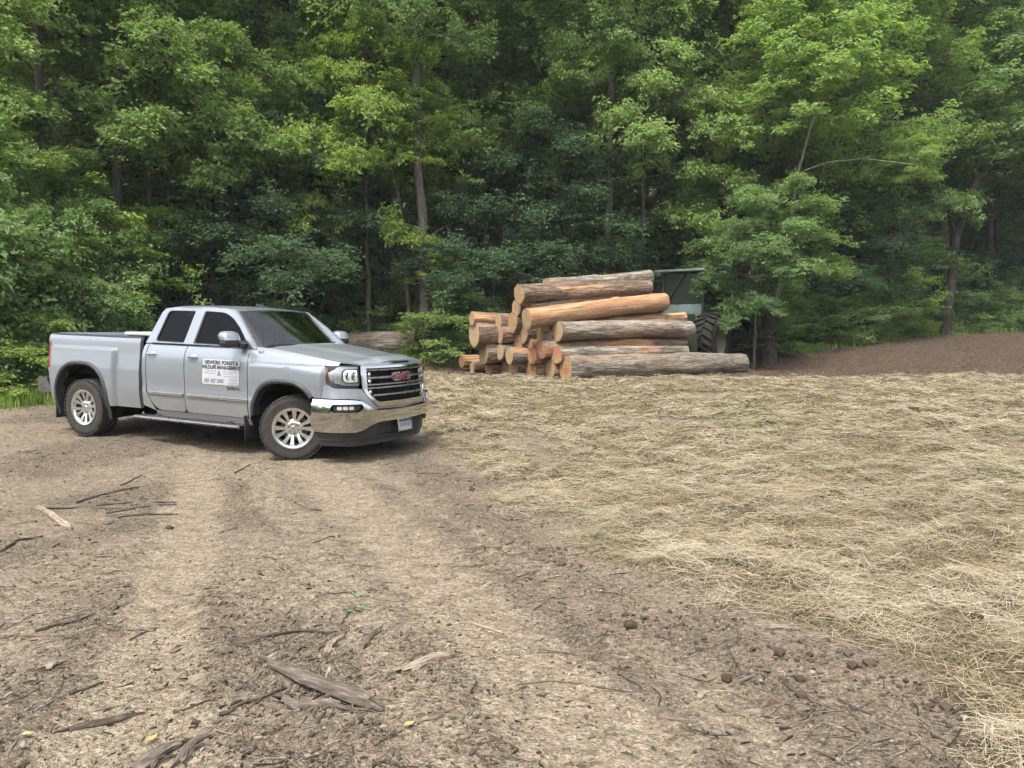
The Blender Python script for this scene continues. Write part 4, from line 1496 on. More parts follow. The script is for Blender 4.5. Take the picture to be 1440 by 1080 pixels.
def make_pile():
    c, sn = math.cos(LOG_TH), math.sin(LOG_TH)
    x0, y0 = 1.23, 18.0
    items = []
    for u, (px, py, pr), right, bark, peel, red, orange, label in LOGS:
        k = (px - 720) / 1082.0
        s = -(x0 - u * sn - k * (y0 + u * c)) / (c - k * sn)
        X = x0 + s * c - u * sn; Y = y0 + s * sn + u * c
        A = Vector(at(px, py, Y))
        ra = pr / 1082.0 * Y
        if isinstance(right, tuple):
            k2 = (right[0] - 720) / 1082.0
            s2 = -(x0 - u * sn - k2 * (y0 + u * c)) / (c - k2 * sn)
            Y2 = y0 + s2 * sn + u * c
            B = Vector(at(right[0], right[1], Y2)); rb = right[2] / 1082.0 * Y2
        else:
            B = A + Vector((c, sn, .0)) * right; rb = ra * .86
        items.append([A, B, ra, rb])
    A0 = [(a.copy(), b.copy()) for a, b, _, _ in items]
    # let touching logs push each other apart, keep them on the ground, pull gently to where they were measured
    for it in range(90):
        for i in range(len(items)):
            for j in range(i + 1, len(items)):
                a, b = items[i], items[j]
                s, t = seg_closest(a[0], a[1], b[0], b[1])
                for (s, t) in ((s, t), (0.08, .08), (.92, .92)):
                    if (s, t) in ((.08, .08), (.92, .92)):
                        p = a[0].lerp(a[1], s)
                        d2 = b[1] - b[0]; t = min(1, max(0, (p - b[0]).dot(d2) / d2.dot(d2)))
                    p = a[0].lerp(a[1], s); q = b[0].lerp(b[1], t)
                    need = (a[2] + (a[3] - a[2]) * s + b[2] + (b[3] - b[2]) * t) * .90
                    v = p - q
                    if v.length < need:
                        push = v.normalized() * (need - v.length) * .35 if v.length > 1e-4 else Vector((0, 0, .01))
                        push.x *= .6; push.y *= .6
                        a[0] += push * (1 - s) ; a[1] += push * s
                        b[0] -= push * (1 - t); b[1] -= push * t
        for (a, b, ra, rb), (a0, b0) in zip(items, A0):
            a += (a0 - a) * .06; b += (b0 - b) * .06
            ga = float(ground_base(np.array([a.x]), np.array([a.y]))[0]) + ra * .93
            gb = float(ground_base(np.array([b.x]), np.array([b.y]))[0]) + rb * .93
            if a.z < ga: a.z = ga
            if b.z < gb: b.z = gb
    for i, ((a, b, ra, rb), L) in enumerate(zip(items, LOGS)):
        root = make_log('log', L[7], a, b, ra, rb, M(L[3]), 100 + i, L[4], L[5], L[6], group='sawn logs stacked in the pile')
        if i == 12:      # blue paint and a torn bark scar
            ln = (b - a).length
            for nm, mt, f0, wd, hh in (('paint_mark', 'paint_blue', .60, .16, .13), ('bark_scar', 'fresh_splinter', .70, .42, .16)):
                V = []; F = []
                rr = np.random.default_rng(i)
                nn = 14
                rad = ra + (rb - ra) * f0 + .022
                ang0 = R(200) if nm == 'paint_mark' else R(168)
                pts = [(0, 0)] + [(math.cos(q) * wd * (1 + rr.uniform(-.25, .25)), math.sin(q) * hh * (1 + rr.uniform(-.3, .3))) for q in np.linspace(0, 2 * PI, nn, endpoint=False)]
                for (du, dv) in pts:
                    q = ang0 - dv / rad
                    # around local x: y = cos, z = sin ; local -y looks to the viewer
                    V.append((f0 * ln + du, rad * math.cos(q), -rad * math.sin(q) if False else rad * math.sin(PI - (q - PI / 2) - PI / 2 + PI)))
                for k in range(nn): F.append((0, 1 + k, 1 + (k + 1) % nn))
                mesh(nm, V, F, M(mt), root, 60)
    return items


PILE = make_pile()


def old_log():
    # weathered trunk lying at the wood's edge behind the truck
    A = at(430, 490, 21.5); B = at(582, 481, 22.0)
    A.z = max(A.z, gz(A.x, A.y) + .22); B.z = max(B.z, gz(B.x, B.y) + .28)
    make_log('fallen_log', 'thick grey weathered trunk lying at the wood edge behind the truck hood', A, B, .28, .36, M('bark_grey'), 300, 0.03, .0, .2, cat='log', knots=4)


old_log()


# ================================================================== THE SKIDDER BEHIND THE PILE
def skidder():
    simple('machine_green', (0.022, 0.038, 0.023), .65, .0, .4, var=.35, scale=4)
    simple('machine_pale', (0.108, 0.144, 0.131), .6, .0, .4, var=.25, scale=5)
    simple('machine_dark', (0.011, 0.012, 0.011), .7)
    simple('hydraulic_pipe', (.42, .44, .42), .35, .8)
    simple('big_tyre', (.020, .018, .016), .9, 0, .2, var=.4, scale=7)
    simple('old_rim', (.16, .155, .10), .7, 0, .3, var=.3)
    t = NT('cab_glass')
    t.set(Base_Color=(.02, .025, .022), Roughness=.08, Specular_IOR_Level=.6)
    bx, by = 5.05, 22.6
    zc = min(gz(5.2, 22.4), gz(6.8, 24.6)) - .02
    K = thing('log_skidder', 'old green log skidder with big lugged tyres parked under the trees behind the pile', 'skidder', (bx, by, zc), (0, 0, R(-127)))
    # local: x forward (towards the viewer and left), y left
    def wheel(x, y):
        w = bpy.data.objects.new('wheel', None); w.empty_display_size = .2; w.location = (x, y, .80); link(w, K)
        hw = .30
        prof = [(.36, -hw + .03), (.42, -hw), (.58, -hw - .02), (.70, -hw + .01), (.745, -hw + .06), (.755, 0)]
        full = prof + [(r, -h) for r, h in reversed(prof[:-1])]
        mb = MB().lathe(full, 48)
        for k in range(22):
            for s in (-1, 1):
                a0 = 2 * PI * (k + (.5 if s > 0 else 0)) / 22
                V = []
                for (f, da) in ((.02, .20), (1.0, 0.0)):
                    for hw_ in (-.026, .026):
                        for rr in (.745, .812):
                            a = a0 + da + hw_ / .8 * (1.6)
                            V.append((rr * math.cos(a), s * f * (hw + .01), rr * math.sin(a)))
                mb.add(V, [(0, 1, 3, 2), (4, 6, 7, 5), (1, 5, 7, 3), (0, 4, 5, 1), (2, 3, 7, 6)])
        mb.build('tyre', M('big_tyre'), w)
        for s in (-1, 1):
            MB().lathe([(.0, s * .10), (.12, s * .12), (.14, s * .06), (.30, s * .04), (.34, s * .20), (.37, s * .26)], 28).build('rim', M('old_rim'), w)
    for x in (0.35, -2.45):
        for y in (-1.0, 1.0):
            wheel(x, y)
    mb = MB().box((-.1, 0, 1.05), (2.1, 1.0, .55), None, .06).box((.75, 0, 1.30), (1.1, .92, .62), None, .08)
    mb.build('engine_hood', M('machine_green'), K)
    MB().box((-2.2, 0, 1.02), (1.7, .95, .55), None, .06).build('rear_frame', M('machine_green'), K)
    MB().tube([(.35, -1.0, .80), (.35, 1.0, .80)], .12, 10).build('axle', M('machine_dark'), K)
    MB().tube([(-2.45, -1.0, .80), (-2.45, 1.0, .80)], .12, 10).build('axle', M('machine_dark'), K)
    # cab: four posts, roof, screens, dash panel
    for x, y in ((.15, -.62), (.15, .62), (-1.25, -.62), (-1.25, .62)):
        MB().box((x, y, 1.95), (.07, .07, 1.75), None, .012).build('cab_post', M('machine_green'), K)
    MB().prism(fillet([(.42, 2.80), (-1.40, 2.86), (-1.40, 2.94), (.42, 2.88)], .03), 'y', -.78, .78).build('cab_roof', M('machine_pale'), K)
    MB().box((.15, 0, 1.60), (.05, 1.20, .55), None, .01).build('front_panel', M('machine_pale'), K)
    MB().box((-.55, -.63, 1.50), (1.35, .05, .62), None, .01).build('door_panel', M('machine_green'), K)
    MB().box((-.55, .63, 1.50), (1.35, .05, .62), None, .01).build('door_panel', M('machine_green'), K)
    MB().box((.14, 0, 2.32), (.012, 1.18, .86)).build('front_window', M('cab_glass'), K)
    MB().box((-.55, -.62, 2.32), (1.33, .012, .92)).build('side_window', M('cab_glass'), K)
    MB().box((-.55, .62, 2.32), (1.33, .012, .92)).build('side_window', M('cab_glass'), K)
    MB().tube([(.18, -.58, 1.85), (.19, .10, 2.78)], .035, 8).build('guard_brace', M('machine_green'), K)
    MB().box((.40, -.98, 2.52), (.05, .26, .52), Matrix.Rotation(R(8), 3, 'X'), .02).build('side_mirror', M('machine_pale'), K)
    MB().tube([(.20, -.64, 2.70), (.38, -.95, 2.70)], .018, 6).build('mirror_bracket', M('machine_dark'), K)
    MB().tube([(-1.2, .95, 2.45), (-1.2, .96, 2.05), (-1.16, 1.02, 1.85), (-1.10, 1.04, 1.68), (-1.18, .98, 1.5)], .035, 8).build('exhaust_pipe', M('hydraulic_pipe'), K)
    MB().box((1.40, 0, .75), (.10, 2.0, .70), Matrix.Rotation(R(10), 3, 'Y'), .02).build('dozer_blade', M('machine_green'), K)
    for y in (-.6, .6):
        MB().tube([(.5, y, .8), (1.40, y, .70)], .07, 8).build('blade_arm', M('machine_green'), K)
    for y in (-.45, .45):
        MB().tube([(-2.7, y, 1.2), (-2.95, y * .9, 2.05)], .06, 8).build('arch_post', M('machine_green'), K)
    MB().tube([(-2.95, -.45, 2.05), (-2.95, .45, 2.05)], .08, 8).build('arch_bar', M('machine_green'), K)
    for y in (-1.0, 1.0):
        mb = MB()
        P = [(-2.45 + .95 * math.cos(a), y, .80 + .98 * math.sin(a)) for a in np.linspace(R(35), R(140), 9)]
        V = []; F = []
        for p in P: V += [(p[0], p[1] - .33, p[2]), (p[0], p[1] + .33, p[2])]
        for i in range(8): F.append((2 * i, 2 * i + 1, 2 * i + 3, 2 * i + 2))
        mb.add(V, F)
        mb.build('mudguard', M('machine_green'), K)


skidder()


# ================================================================== TREES
def leaf_material(name, lo, mid, hi, trans=.42):
    t = NT(name)
    tint = t.attr('tint')
    oi = t.node('ShaderNodeObjectInfo')
    col = t.ramp(tint, [(.0, lo), (.55, mid), (1.0, hi)])
    col = t.mix(1.0, col, oi.outputs['Color'], 'MULTIPLY')
    df = t.node('ShaderNodeBsdfPrincipled')
    df.inputs['Roughness'].default_value = .48; df.inputs['Specular IOR Level'].default_value = .42
    t.link(col, df.inputs['Base Color'])
    tl = t.node('ShaderNodeBsdfTranslucent')
    t.link(t.mix(1.0, col, (1.25, 1.35, .55), 'MULTIPLY'), tl.inputs['Color'])
    mx = t.node('ShaderNodeMixShader'); mx.inputs[0].default_value = trans
    t.link(df.outputs[0], mx.inputs[1]); t.link(tl.outputs[0], mx.inputs[2])
    t.link(mx.outputs[0], t.out.inputs['Surface'])
    return t.m


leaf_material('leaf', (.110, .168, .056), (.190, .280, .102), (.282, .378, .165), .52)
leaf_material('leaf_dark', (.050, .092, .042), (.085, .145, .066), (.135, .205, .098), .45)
leaf_material('grass_blade', (.085, .150, .030), (.150, .230, .055), (.22, .28, .09), .45)
for nm, cols in (('bark_trunk', ((.030, .026, .021), (.085, .075, .062), (.165, .150, .125))), ('bark_dark', ((.014, .012, .010), (.040, .034, .028), (.085, .074, .062))), ('bark_pale', ((.07, .066, .056), (.17, .160, .135), (.28, .27, .235)))):
    t = NT(nm)
    vec = t.coord('Object', (1, 1, .18))
    n1 = t.noise(vec, 18, 6, .7, .5); n2 = t.noise(t.coord('Object'), 2.5, 4)
    col = t.ramp(n1, [(.3, cols[0]), (.52, cols[1]), (.75, cols[2])])
    col = t.mix(t.maprange(n2, .52, .70, 0, .35), col, (.075, .090, .050))
    t.set(Base_Color=col, Roughness=.92, Specular_IOR_Level=.2, Normal=t.bump(n1, .8, .03))


def leaf_arrays(P, D, N, L, W, rg, fold=.22):
    """diamond leaves folded along the midrib; P base, D direction, N normal"""
    D = D / np.linalg.norm(D, axis=1, keepdims=True)
    S = np.cross(D, N); S /= np.linalg.norm(S, axis=1, keepdims=True) + 1e-9
    N = np.cross(S, D)
    L = L[:, None]; W = W[:, None]
    b = P
    m = P + D * L * .45
    tip = P + D * L - N * L * .12
    l = m + S * W * .5 + N * W * fold
    r = m - S * W * .5 + N * W * fold
    V = np.stack([b, l, tip, r], 1).reshape(-1, 3)
    n = len(P)
    i = np.arange(n)[:, None] * 4
    F = np.concatenate([i + np.array([[0, 2, 1]]), i + np.array([[0, 3, 2]])], 1).reshape(-1, 3)
    return V, F


def make_tree(seed, H, r0, base, Rmax, nb, n2=11, n3=7, nl=6, leaf=.13, up=(.05, .45), droop=.25, lean=(0, 0), prof='round', mat='leaf', bark='bark_trunk', curve=.3, zj=.10, tilt=.45, spread=.15, stems=1, twigs=True, topn=2.0):
    """returns (trunk mesh, crown mesh) standing at the origin"""
    rg = np.random.default_rng(seed)
    mb = MB()
    paths = []
    for s in range(stems):
        a0 = rg.uniform(0, 2 * PI)
        off = np.array([math.cos(a0), math.sin(a0)]) * (0.12 * (stems > 1))
        ln = np.array(lean) + (np.array([math.cos(a0), math.sin(a0)]) * H * .22 if stems > 1 else 0)
        k = 13
        t = np.linspace(0, 1, k)
        w = np.cumsum(rg.normal(0, curve * H / 60, (k, 2)), 0)
        w -= w[0]
        h = H * (1 if s == 0 else rg.uniform(.7, 1))
        P = np.stack([off[0] + ln[0] * t ** 1.3 + w[:, 0], off[1] + ln[1] * t ** 1.3 + w[:, 1], -.25 + t * (h + .25)], 1)
        rad = r0 / math.sqrt(stems) * ((1 - t) ** .8 * .92 + .06) * (1 + .55 * np.exp(-t * h / .35))
        mb.tube([tuple(p) for p in P], list(rad), 9 if r0 > .06 else 6)
        paths.append((P, rad))
    # primary limbs
    nP = nb
    hs = np.sort(base + (H * .985 - base) * rg.uniform(0, 1, nP) ** .9)
    rel = (hs - base) / (H - base)
    if prof == 'round': pr = np.sqrt(np.clip(1 - (2 * rel - .80) ** 2 / 1.55, .05, 1))
    elif prof == 'cone': pr = (1 - rel) ** .75 + .08
    elif prof == 'flat': pr = np.where(rel < .3, .75 + rel, 1.05) * np.sqrt(np.clip(1.02 - rel ** topn, .04, 1))
    else: pr = np.sqrt(np.clip(1 - rel ** 2.2, .05, 1))
    Lb = Rmax * pr * rg.uniform(.62, 1.12, nP)
    az = np.arange(nP) * 2.39996 + rg.uniform(-.5, .5, nP)
    el = rg.uniform(up[0], up[1], nP) + .55 * rel ** 2 * (prof != 'cone')
    which = rg.integers(0, stems, nP)
    nt = 8
    T = np.linspace(0, 1, nt)
    starts = np.zeros((nP, 3))
    for i in range(nP):
        P, rad = paths[which[i]]
        starts[i] = [np.interp(hs[i], P[:, 2], P[:, j]) for j in range(2)] + [min(hs[i], P[-1, 2])]
    dirh = np.stack([np.cos(az), np.sin(az), np.zeros(nP)], 1)
    bendv = rg.normal(0, .18, nP)
    def pt(i, t):
        """point on limb i (arrays) at t"""
        side = np.stack([-np.sin(az[i]), np.cos(az[i]), 0 * az[i]], -1)
        p = starts[i] + dirh[i] * (Lb[i] * t)[..., None] + side * (Lb[i] * bendv[i] * t ** 2)[..., None]
        p[..., 2] += Lb[i] * (np.tan(el[i]) * t - (droop + .25 * np.tan(el[i])) * t ** 2)
        return p
    for i in range(nP):
        if not twigs and i % 2: continue
        q = pt(np.full(nt, i), T)
        rr0 = np.interp(hs[i], paths[which[i]][0][:, 2], paths[which[i]][1])
        mb.tube([tuple(p) for p in q], list(np.clip(min(rr0 * .5, .0065 * Lb[i] + .008) * (1 - T * .85), .004, None)), 5, False)
    # secondaries fan out in the plane of the spray
    I = np.repeat(np.arange(nP), n2)
    t2 = rg.uniform(.22, 1.0, nP * n2) ** .75
    s2 = np.where(rg.uniform(size=nP * n2) < .5, -1.0, 1.0)
    ang = s2 * rg.uniform(.45, 1.15, nP * n2) * (1 - .6 * (t2 > .93))
    len2 = Lb[I] * rg.uniform(.22, .50, nP * n2) * (1.15 - .75 * t2) + .12
    p2 = pt(I, t2)
    a2 = az[I] + ang + bendv[I] * 2 * t2
    d2 = np.stack([np.cos(a2), np.sin(a2), rg.normal(.06, .16 + zj, len(I))], 1)
    if twigs:
        for k in range(0, len(I), 2):
            e = p2[k] + d2[k] * len2[k]; e[2] -= droop * .5 * len2[k]
            mb.tube([tuple(p2[k]), tuple((p2[k] + e) / 2 + [0, 0, .03]), tuple(e)], [.009, .006, .003], 3, False)
    # leaf clusters along the secondaries
    J = np.repeat(np.arange(len(I)), n3)
    t3 = rg.uniform(.12, 1.08, len(J)) ** .8
    p3 = p2[J] + d2[J] * (len2[J] * t3)[:, None]
    p3[:, 2] -= droop * .5 * len2[J] * t3 ** 2
    p3 += rg.normal(0, 1, p3.shape) * np.array([spread, spread, zj]) * .7
    keep = rg.uniform(size=len(J)) < (.55 + .45 * (fbm(p3[:, 0] * .9, p3[:, 1] * .9, p3[:, 2] * 1.3 + 9, seed=seed, octaves=2) > -.12))
    p3 = p3[keep]; J = J[keep]
    Kx = np.repeat(np.arange(len(J)), nl)
    n = len(Kx)
    la = a2[J][Kx] + rg.uniform(-1.5, 1.5, n)
    P = p3[Kx] + rg.normal(0, 1, (n, 3)) * np.array([.075, .075, .03])
    dz = rg.normal(-.35, .42, n)
    D = np.stack([np.cos(la), np.sin(la), dz], 1)
    rel_p = P - np.array([0, 0, 0])
    outw = np.stack([np.cos(a2[J][Kx]), np.sin(a2[J][Kx]), 0 * dz], 1) * .35 + np.stack([P[:, 0], P[:, 1], 0 * dz], 1) / (np.hypot(P[:, 0], P[:, 1])[:, None] + .4) * .55
    N = np.stack([rg.normal(0, tilt * 1.15, n), rg.normal(0, tilt * 1.15, n), np.ones(n)], 1) + outw
    Ls = leaf * rg.uniform(.6, 1.25, n)
    V, F = leaf_arrays(P, D, N, Ls, Ls * rg.uniform(.48, .68, n), rg)
    tint = np.clip(np.repeat(rg.uniform(0, 1, len(p3)), nl) * .45 + rg.uniform(0, 1, n) * .35 + .22 * fbm(P[:, 0] * .6, P[:, 1] * .6, P[:, 2] * .6 + 5, seed=seed + 3, octaves=2) + .12, 0, 1)
    me = big_mesh('crown', V, F, M(mat))
    attr(me, 'tint', np.repeat(tint, 4))
    tr = bpy.data.meshes.new('trunk')
    tr.from_pydata(mb.V, [], mb.F); tr.update(); tr.shade_smooth(); tr.materials.append(M(bark))
    return tr, me, n


VAR = {}
TRI = 0
for key, kw in {
    'maple_a': dict(seed=1, H=14.5, r0=.17, base=4.2, Rmax=4.0, nb=46, n2=16, n3=13, nl=8, leaf=.115, up=(.15, .85), droop=.35, zj=.28, tilt=.7, spread=.2),
    'maple_b': dict(seed=2, H=15.5, r0=.20, base=5.0, Rmax=4.4, nb=46, n2=16, n3=13, nl=8, leaf=.12, up=(.2, .95), droop=.40, curve=.4, zj=.30, tilt=.7, spread=.2),
    'ash_a': dict(seed=3, H=13.5, r0=.14, base=4.2, Rmax=3.6, nb=40, n2=16, n3=13, nl=8, leaf=.11, up=(.3, 1.0), droop=.60, zj=.34, tilt=.8, spread=.2),
    'layer_a': dict(seed=4, H=9.5, r0=.11, base=3.6, Rmax=3.4, nb=30, n2=17, n3=12, nl=8, leaf=.11, up=(.0, .55), droop=.30, prof='flat', zj=.14, tilt=.5, spread=.18),
    'layer_b': dict(seed=5, H=8.0, r0=.09, base=3.1, Rmax=3.0, nb=28, n2=17, n3=12, nl=8, leaf=.105, up=(.0, .6), droop=.34, prof='flat', zj=.16, tilt=.55, spread=.18),
    'dense': dict(seed=6, H=7.5, r0=.13, base=.5, Rmax=2.9, nb=46, n2=15, n3=10, nl=8, leaf=.095, up=(.0, .7), droop=.35, mat='leaf_dark', bark='bark_dark', tilt=.7, zj=.22, spread=.18),
    'hemlock': dict(seed=7, H=11.5, r0=.20, base=1.0, Rmax=3.4, nb=60, n2=15, n3=11, nl=7, leaf=.08, up=(-.15, .15), droop=.18, prof='cone', mat='leaf_dark', bark='bark_dark', tilt=.5, zj=.12),
    'pole': dict(seed=11, H=15.5, r0=.17, base=8.2, Rmax=3.2, nb=30, n2=14, n3=11, nl=7, leaf=.115, up=(.2, .95), droop=.40, zj=.28, tilt=.7, spread=.2, curve=.25),
    'sapling': dict(seed=8, H=6.5, r0=.045, base=2.4, Rmax=1.7, nb=20, n2=9, n3=7, nl=5, leaf=.13, up=(.1, .6), droop=.25, curve=.5),
    'shrub': dict(seed=9, H=2.1, r0=.045, base=.25, Rmax=1.15, nb=34, n2=9, n3=6, nl=6, leaf=.095, up=(.2, .9), droop=.30, stems=4, twigs=True, tilt=.6, zj=.10),
    'bracken': dict(seed=10, H=.85, r0=.012, base=.10, Rmax=.75, nb=26, n2=8, n3=5, nl=5, leaf=.085, up=(.3, 1.0), droop=.45, stems=5, twigs=False, tilt=.6),
}.items():
    tr, cr, n = make_tree(**kw)
    VAR[key] = (tr, cr)
    TRI += n * 2 + len(tr.polygons) * 2
print('tree triangles', TRI)

TREE_GROUPS = {}


def plant(kind, x, y, s=1.0, sz=None, rz=None, col=(1, 1, 1), label=None, name='tree', cat='tree', group=None, tilt=(0, 0), own_trunk=None):
    z = float(ground_base(np.array([x]), np.array([y]))[0])
    rz = random.uniform(0, 2 * PI) if rz is None else rz
    t = thing(name, label, cat, (x, y, z), (tilt[0], tilt[1], rz), group)
    t.scale = (s, s, sz or s)
    tr, cr = VAR[kind]
    a = bpy.data.objects.new('trunk', tr); link(a, t)
    b = bpy.data.objects.new('crown', cr); b.color = (*col, 1); link(b, t)
    if own_trunk:
        MB().tube([(0, 0, -.2), (.03, 0, .3), (.06, .03, 1.2), (.0, .05, 2.2), (-.1, .05, 3.6)], [own_trunk * 1.5, own_trunk * 1.1, own_trunk, own_trunk * .9, own_trunk * .5], 10).build('trunk', M('bark_dark'), t, 60)
    return t


def px_x(px, Y):
    return (px - 720) / 1082.0 * Y


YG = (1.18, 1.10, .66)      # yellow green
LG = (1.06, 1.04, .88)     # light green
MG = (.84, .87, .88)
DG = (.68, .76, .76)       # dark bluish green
# the trees that can be told apart, left to right: (kind, photo x of the foot, depth, scale, vertical scale, colour, label)
KEY = [
    ('pole', 4, 17.4, .85, 1.1, LG, 'tall tree at the left edge of the picture with grey trunk cut by the frame'),
    ('pole', 88, 18.4, .9, 1.12, LG, 'straight grey-trunked tall tree standing behind the truck tailgate end'),
    ('pole', 164, 19.4, .95, 1.12, MG, 'tall dark-trunked tree with forked limbs above the truck bed'),
    ('layer_a', 210, 20.5, 1.0, 1.0, LG, 'light green tree with layered flat foliage spreading right above the truck cab'),
    ('layer_b', 330, 21.5, 1.0, 1.05, LG, 'smaller layered light green tree above the truck windshield'),
    ('ash_a', 405, 25.0, 1.0, 1.05, LG, 'airy light green tree rising behind the truck hood'),
    ('dense', 455, 26.0, .8, .6, DG, 'dark low-branched tree behind the front end of the truck'),
    ('layer_b', 520, 22.6, .95, 1.15, YG, 'bright green slender tree between the truck and the log pile'),
    ('pole', 600, 21.9, 1.0, 1.05, MG, 'dark straight trunk standing left of the log pile with green crown'),
    ('dense', 700, 24.0, 1.0, .80, DG, 'dense dark tree just behind the left half of the log pile'),
    ('dense', 790, 24.6, 1.15, .88, DG, 'broad dark leafy tree right behind the middle of the log pile'),
    ('ash_a', 760, 28.0, 1.0, 1.0, MG, 'tall green tree rising behind the centre of the log pile'),
    ('pole', 850, 24.0, 1.0, 1.08, MG, 'tall tree with straight trunk above the right half of the log pile'),
    ('layer_a', 905, 25.0, 1.0, 1.08, LG, 'light green tree with drooping bright sprays above the skidder cab'),
    ('hemlock', 1010, 27.5, .9, .9, DG, 'dark evergreen-looking tree directly behind the skidder'),
    ('layer_b', 1082, 22.2, .80, .62, MG, 'short dark-trunked tree at the right side of the skidder tyres'),
    ('layer_b', 1060, 21.6, .50, .54, DG, 'small tree whose leafy branches hang over the skidder from the right'),
    ('maple_a', 1165, 28.0, 1.0, 1.0, LG, 'tall light green tree above the thin pale leaning trunk'),
    ('hemlock', 1190, 29.5, 1.0, .85, DG, 'dark evergreen-looking tree right of the thin pale trunk'),
    ('dense', 1170, 26.8, 1.0, .62, DG, 'low dark spreading tree at the edge of the bare soil'),
    ('layer_b', 1262, 30.0, .95, 1.0, MG, 'tree with small grey trunk standing in the shade right of the skidder'),
    ('maple_b', 1330, 31.0, 1.15, .95, MG, 'thick dark trunk with big crown at the right side of the wood'),
    ('maple_a', 1440, 31.0, 1.05, 1.0, MG, 'tall tree at the right edge of the picture'),
    ('dense', 1400, 33.5, 1.0, .8, DG, 'dark low tree in the right corner of the wood beyond the bare soil'),
    ('layer_a', -20, 17.6, .8, .62, LG, 'small leafy tree at the far left behind the roadside bushes'),
    ('dense', 120, 21.0, .75, .50, DG, 'dark bushy tree right behind the truck bed'),
    ('dense', 345, 25.5, .9, .5, DG, 'dark shaded tree behind the truck cab roof'),
]
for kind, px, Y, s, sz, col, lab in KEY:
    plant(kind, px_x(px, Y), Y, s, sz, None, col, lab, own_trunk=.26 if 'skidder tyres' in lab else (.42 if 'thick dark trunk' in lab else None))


def leaning_tree(name, label, px_pts, Y, r0, bark, crown_kind, crown_at, s, col, branches=()):
    """a thin trunk traced through the photo at depth Y, with a crown of sprays at its top"""
    P = [at(px, py, Y) for px, py in px_pts]
    z0 = float(ground_base(np.array([P[0].x]), np.array([P[0].y]))[0])
    P[0].z = z0 - .1
    t = thing(name, label, 'tree', (P[0].x, P[0].y, z0))
    o = Vector((P[0].x, P[0].y, z0))
    n = len(P)
    mb = MB().tube([p - o for p in P], [r0 * (1 - .75 * i / (n - 1)) for i in range(n)], 8)
    for br, rr in branches:
        Q = [at(px, py, Y + dy) for px, py, dy in br]
        mb.tube([q - o for q in Q], [rr * (1 - .7 * i / (len(Q) - 1)) for i in range(len(Q))], 6)
    mb.build('trunk', M(bark), t, 60)
    for (px, py, dy), sc in zip(crown_at, s):
        c = at(px, py, Y + dy) - o
        b = bpy.data.objects.new('crown', VAR[crown_kind][1]); b.color = (*col, 1); link(b, t)
        b.scale = (sc, sc, sc * .8)
        # the spray mesh hangs from about two thirds of its own height
        hz = {'sapling': 4.4, 'layer_b': 4.6, 'shrub': 1.2}[crown_kind] * sc * .8
        b.location = (c.x, c.y, c.z - hz); b.rotation_euler = (0, 0, random.uniform(0, 6))
    return t


leaning_tree('leaning_sapling', 'thin pale grey trunk bowing up and right of the skidder, with one long side branch', [(1078, 470), (1100, 385), (1110, 325), (1120, 250), (1137, 190), (1150, 145), (1165, 100)], 23.2, .075, 'bark_pale', 'sapling',
             [(1160, 100, .3), (1185, 60, .5), (1290, 222, .2), (1130, 130, -.3), (1110, 60, .3)], (1.25, 1.2, .5, .9, 1.0), LG, [([(1131, 240, 0), (1165, 228, -.3), (1215, 223, -.6), (1290, 232, -.9)], .03), ([(1150, 165, 0), (1120, 130, -.3), (1085, 95, -.4)], .025)])
leaning_tree('leaning_sapling', 'slender sapling with a bent stem and bright crown left of the log pile', [(580, 470), (572, 400), (570, 340), (560, 275), (545, 215), (540, 170)], 22.2, .07, 'bark_trunk', 'sapling',
             [(535, 165, 0), (580, 190, .4), (505, 195, -.2), (595, 370, -.4)], (1.0, .8, .8, .42), YG, [([(576, 360, 0), (598, 335, -.2), (628, 318, -.4), (640, 335, -.5)], .022)])
leaning_tree('leaning_tree', 'dark leaning tree whose thick limb slants out at the right edge', [(1330, 455), (1345, 330), (1375, 250), (1425, 205), (1480, 175)], 28.5, .17, 'bark_dark', 'sapling',
             [(1440, 120, 0), (1380, 170, .6)], (1.3, 1.2), MG, [([(1372, 255, 0), (1375, 190, .2), (1400, 120, .4), (1435, 80, .5)], .07), ([(1345, 330, 0), (1310, 230, .2), (1285, 130, .4), (1262, 60, .4)], .09)])
# small stems behind the cab
for i, (pts, Y, r0, lab) in enumerate([
    ([(227, 430), (229, 370), (238, 300), (244, 240)], 21.6, .045, 'thin upright stem behind the truck, left of the cab'),
    ([(262, 430), (268, 360), (276, 300), (286, 230)], 21.9, .06, 'thin stem leaning right, behind the truck cab'),
    ([(290, 432), (296, 370), (312, 310), (322, 230)], 22.4, .085, 'stem with broken bark leaning right above the truck roof'),
    ([(628, 480), (634, 400), (632, 330), (640, 250)], 23.0, .045, 'thin bare stem beside the sapling left of the log pile'),
]):
    leaning_tree('young_stem', lab, pts, Y, r0, 'bark_trunk', 'sapling', [(pts[-1][0], pts[-1][1] - 20, .2)], (.8,), MG)

# the wood behind, row on row up the slope
def region(x, Y):
    px = 720 + 1082 * x / Y
    return 'left of the truck cab' if px < 250 else 'between truck cab and log pile' if px < 650 else 'behind the log pile' if px < 950 else 'behind the skidder' if px < 1180 else 'beyond the bare soil bank'


def deep_label(kind, x, Y):
    look = {'hemlock': 'dark fine-leaved tree', 'layer_a': 'low flat-topped tree', 'ash_a': 'airy drooping tree', 'maple_a': 'broad leafy tree', 'maple_b': 'tall leafy tree'}[kind]
    far = Y - float(edge_y(x))
    row = 'just inside the wood' if far < 12 else 'farther back in the wood' if far < 25 else 'at the far back of the wood'
    return look + ' ' + row + ', ' + region(x, Y)


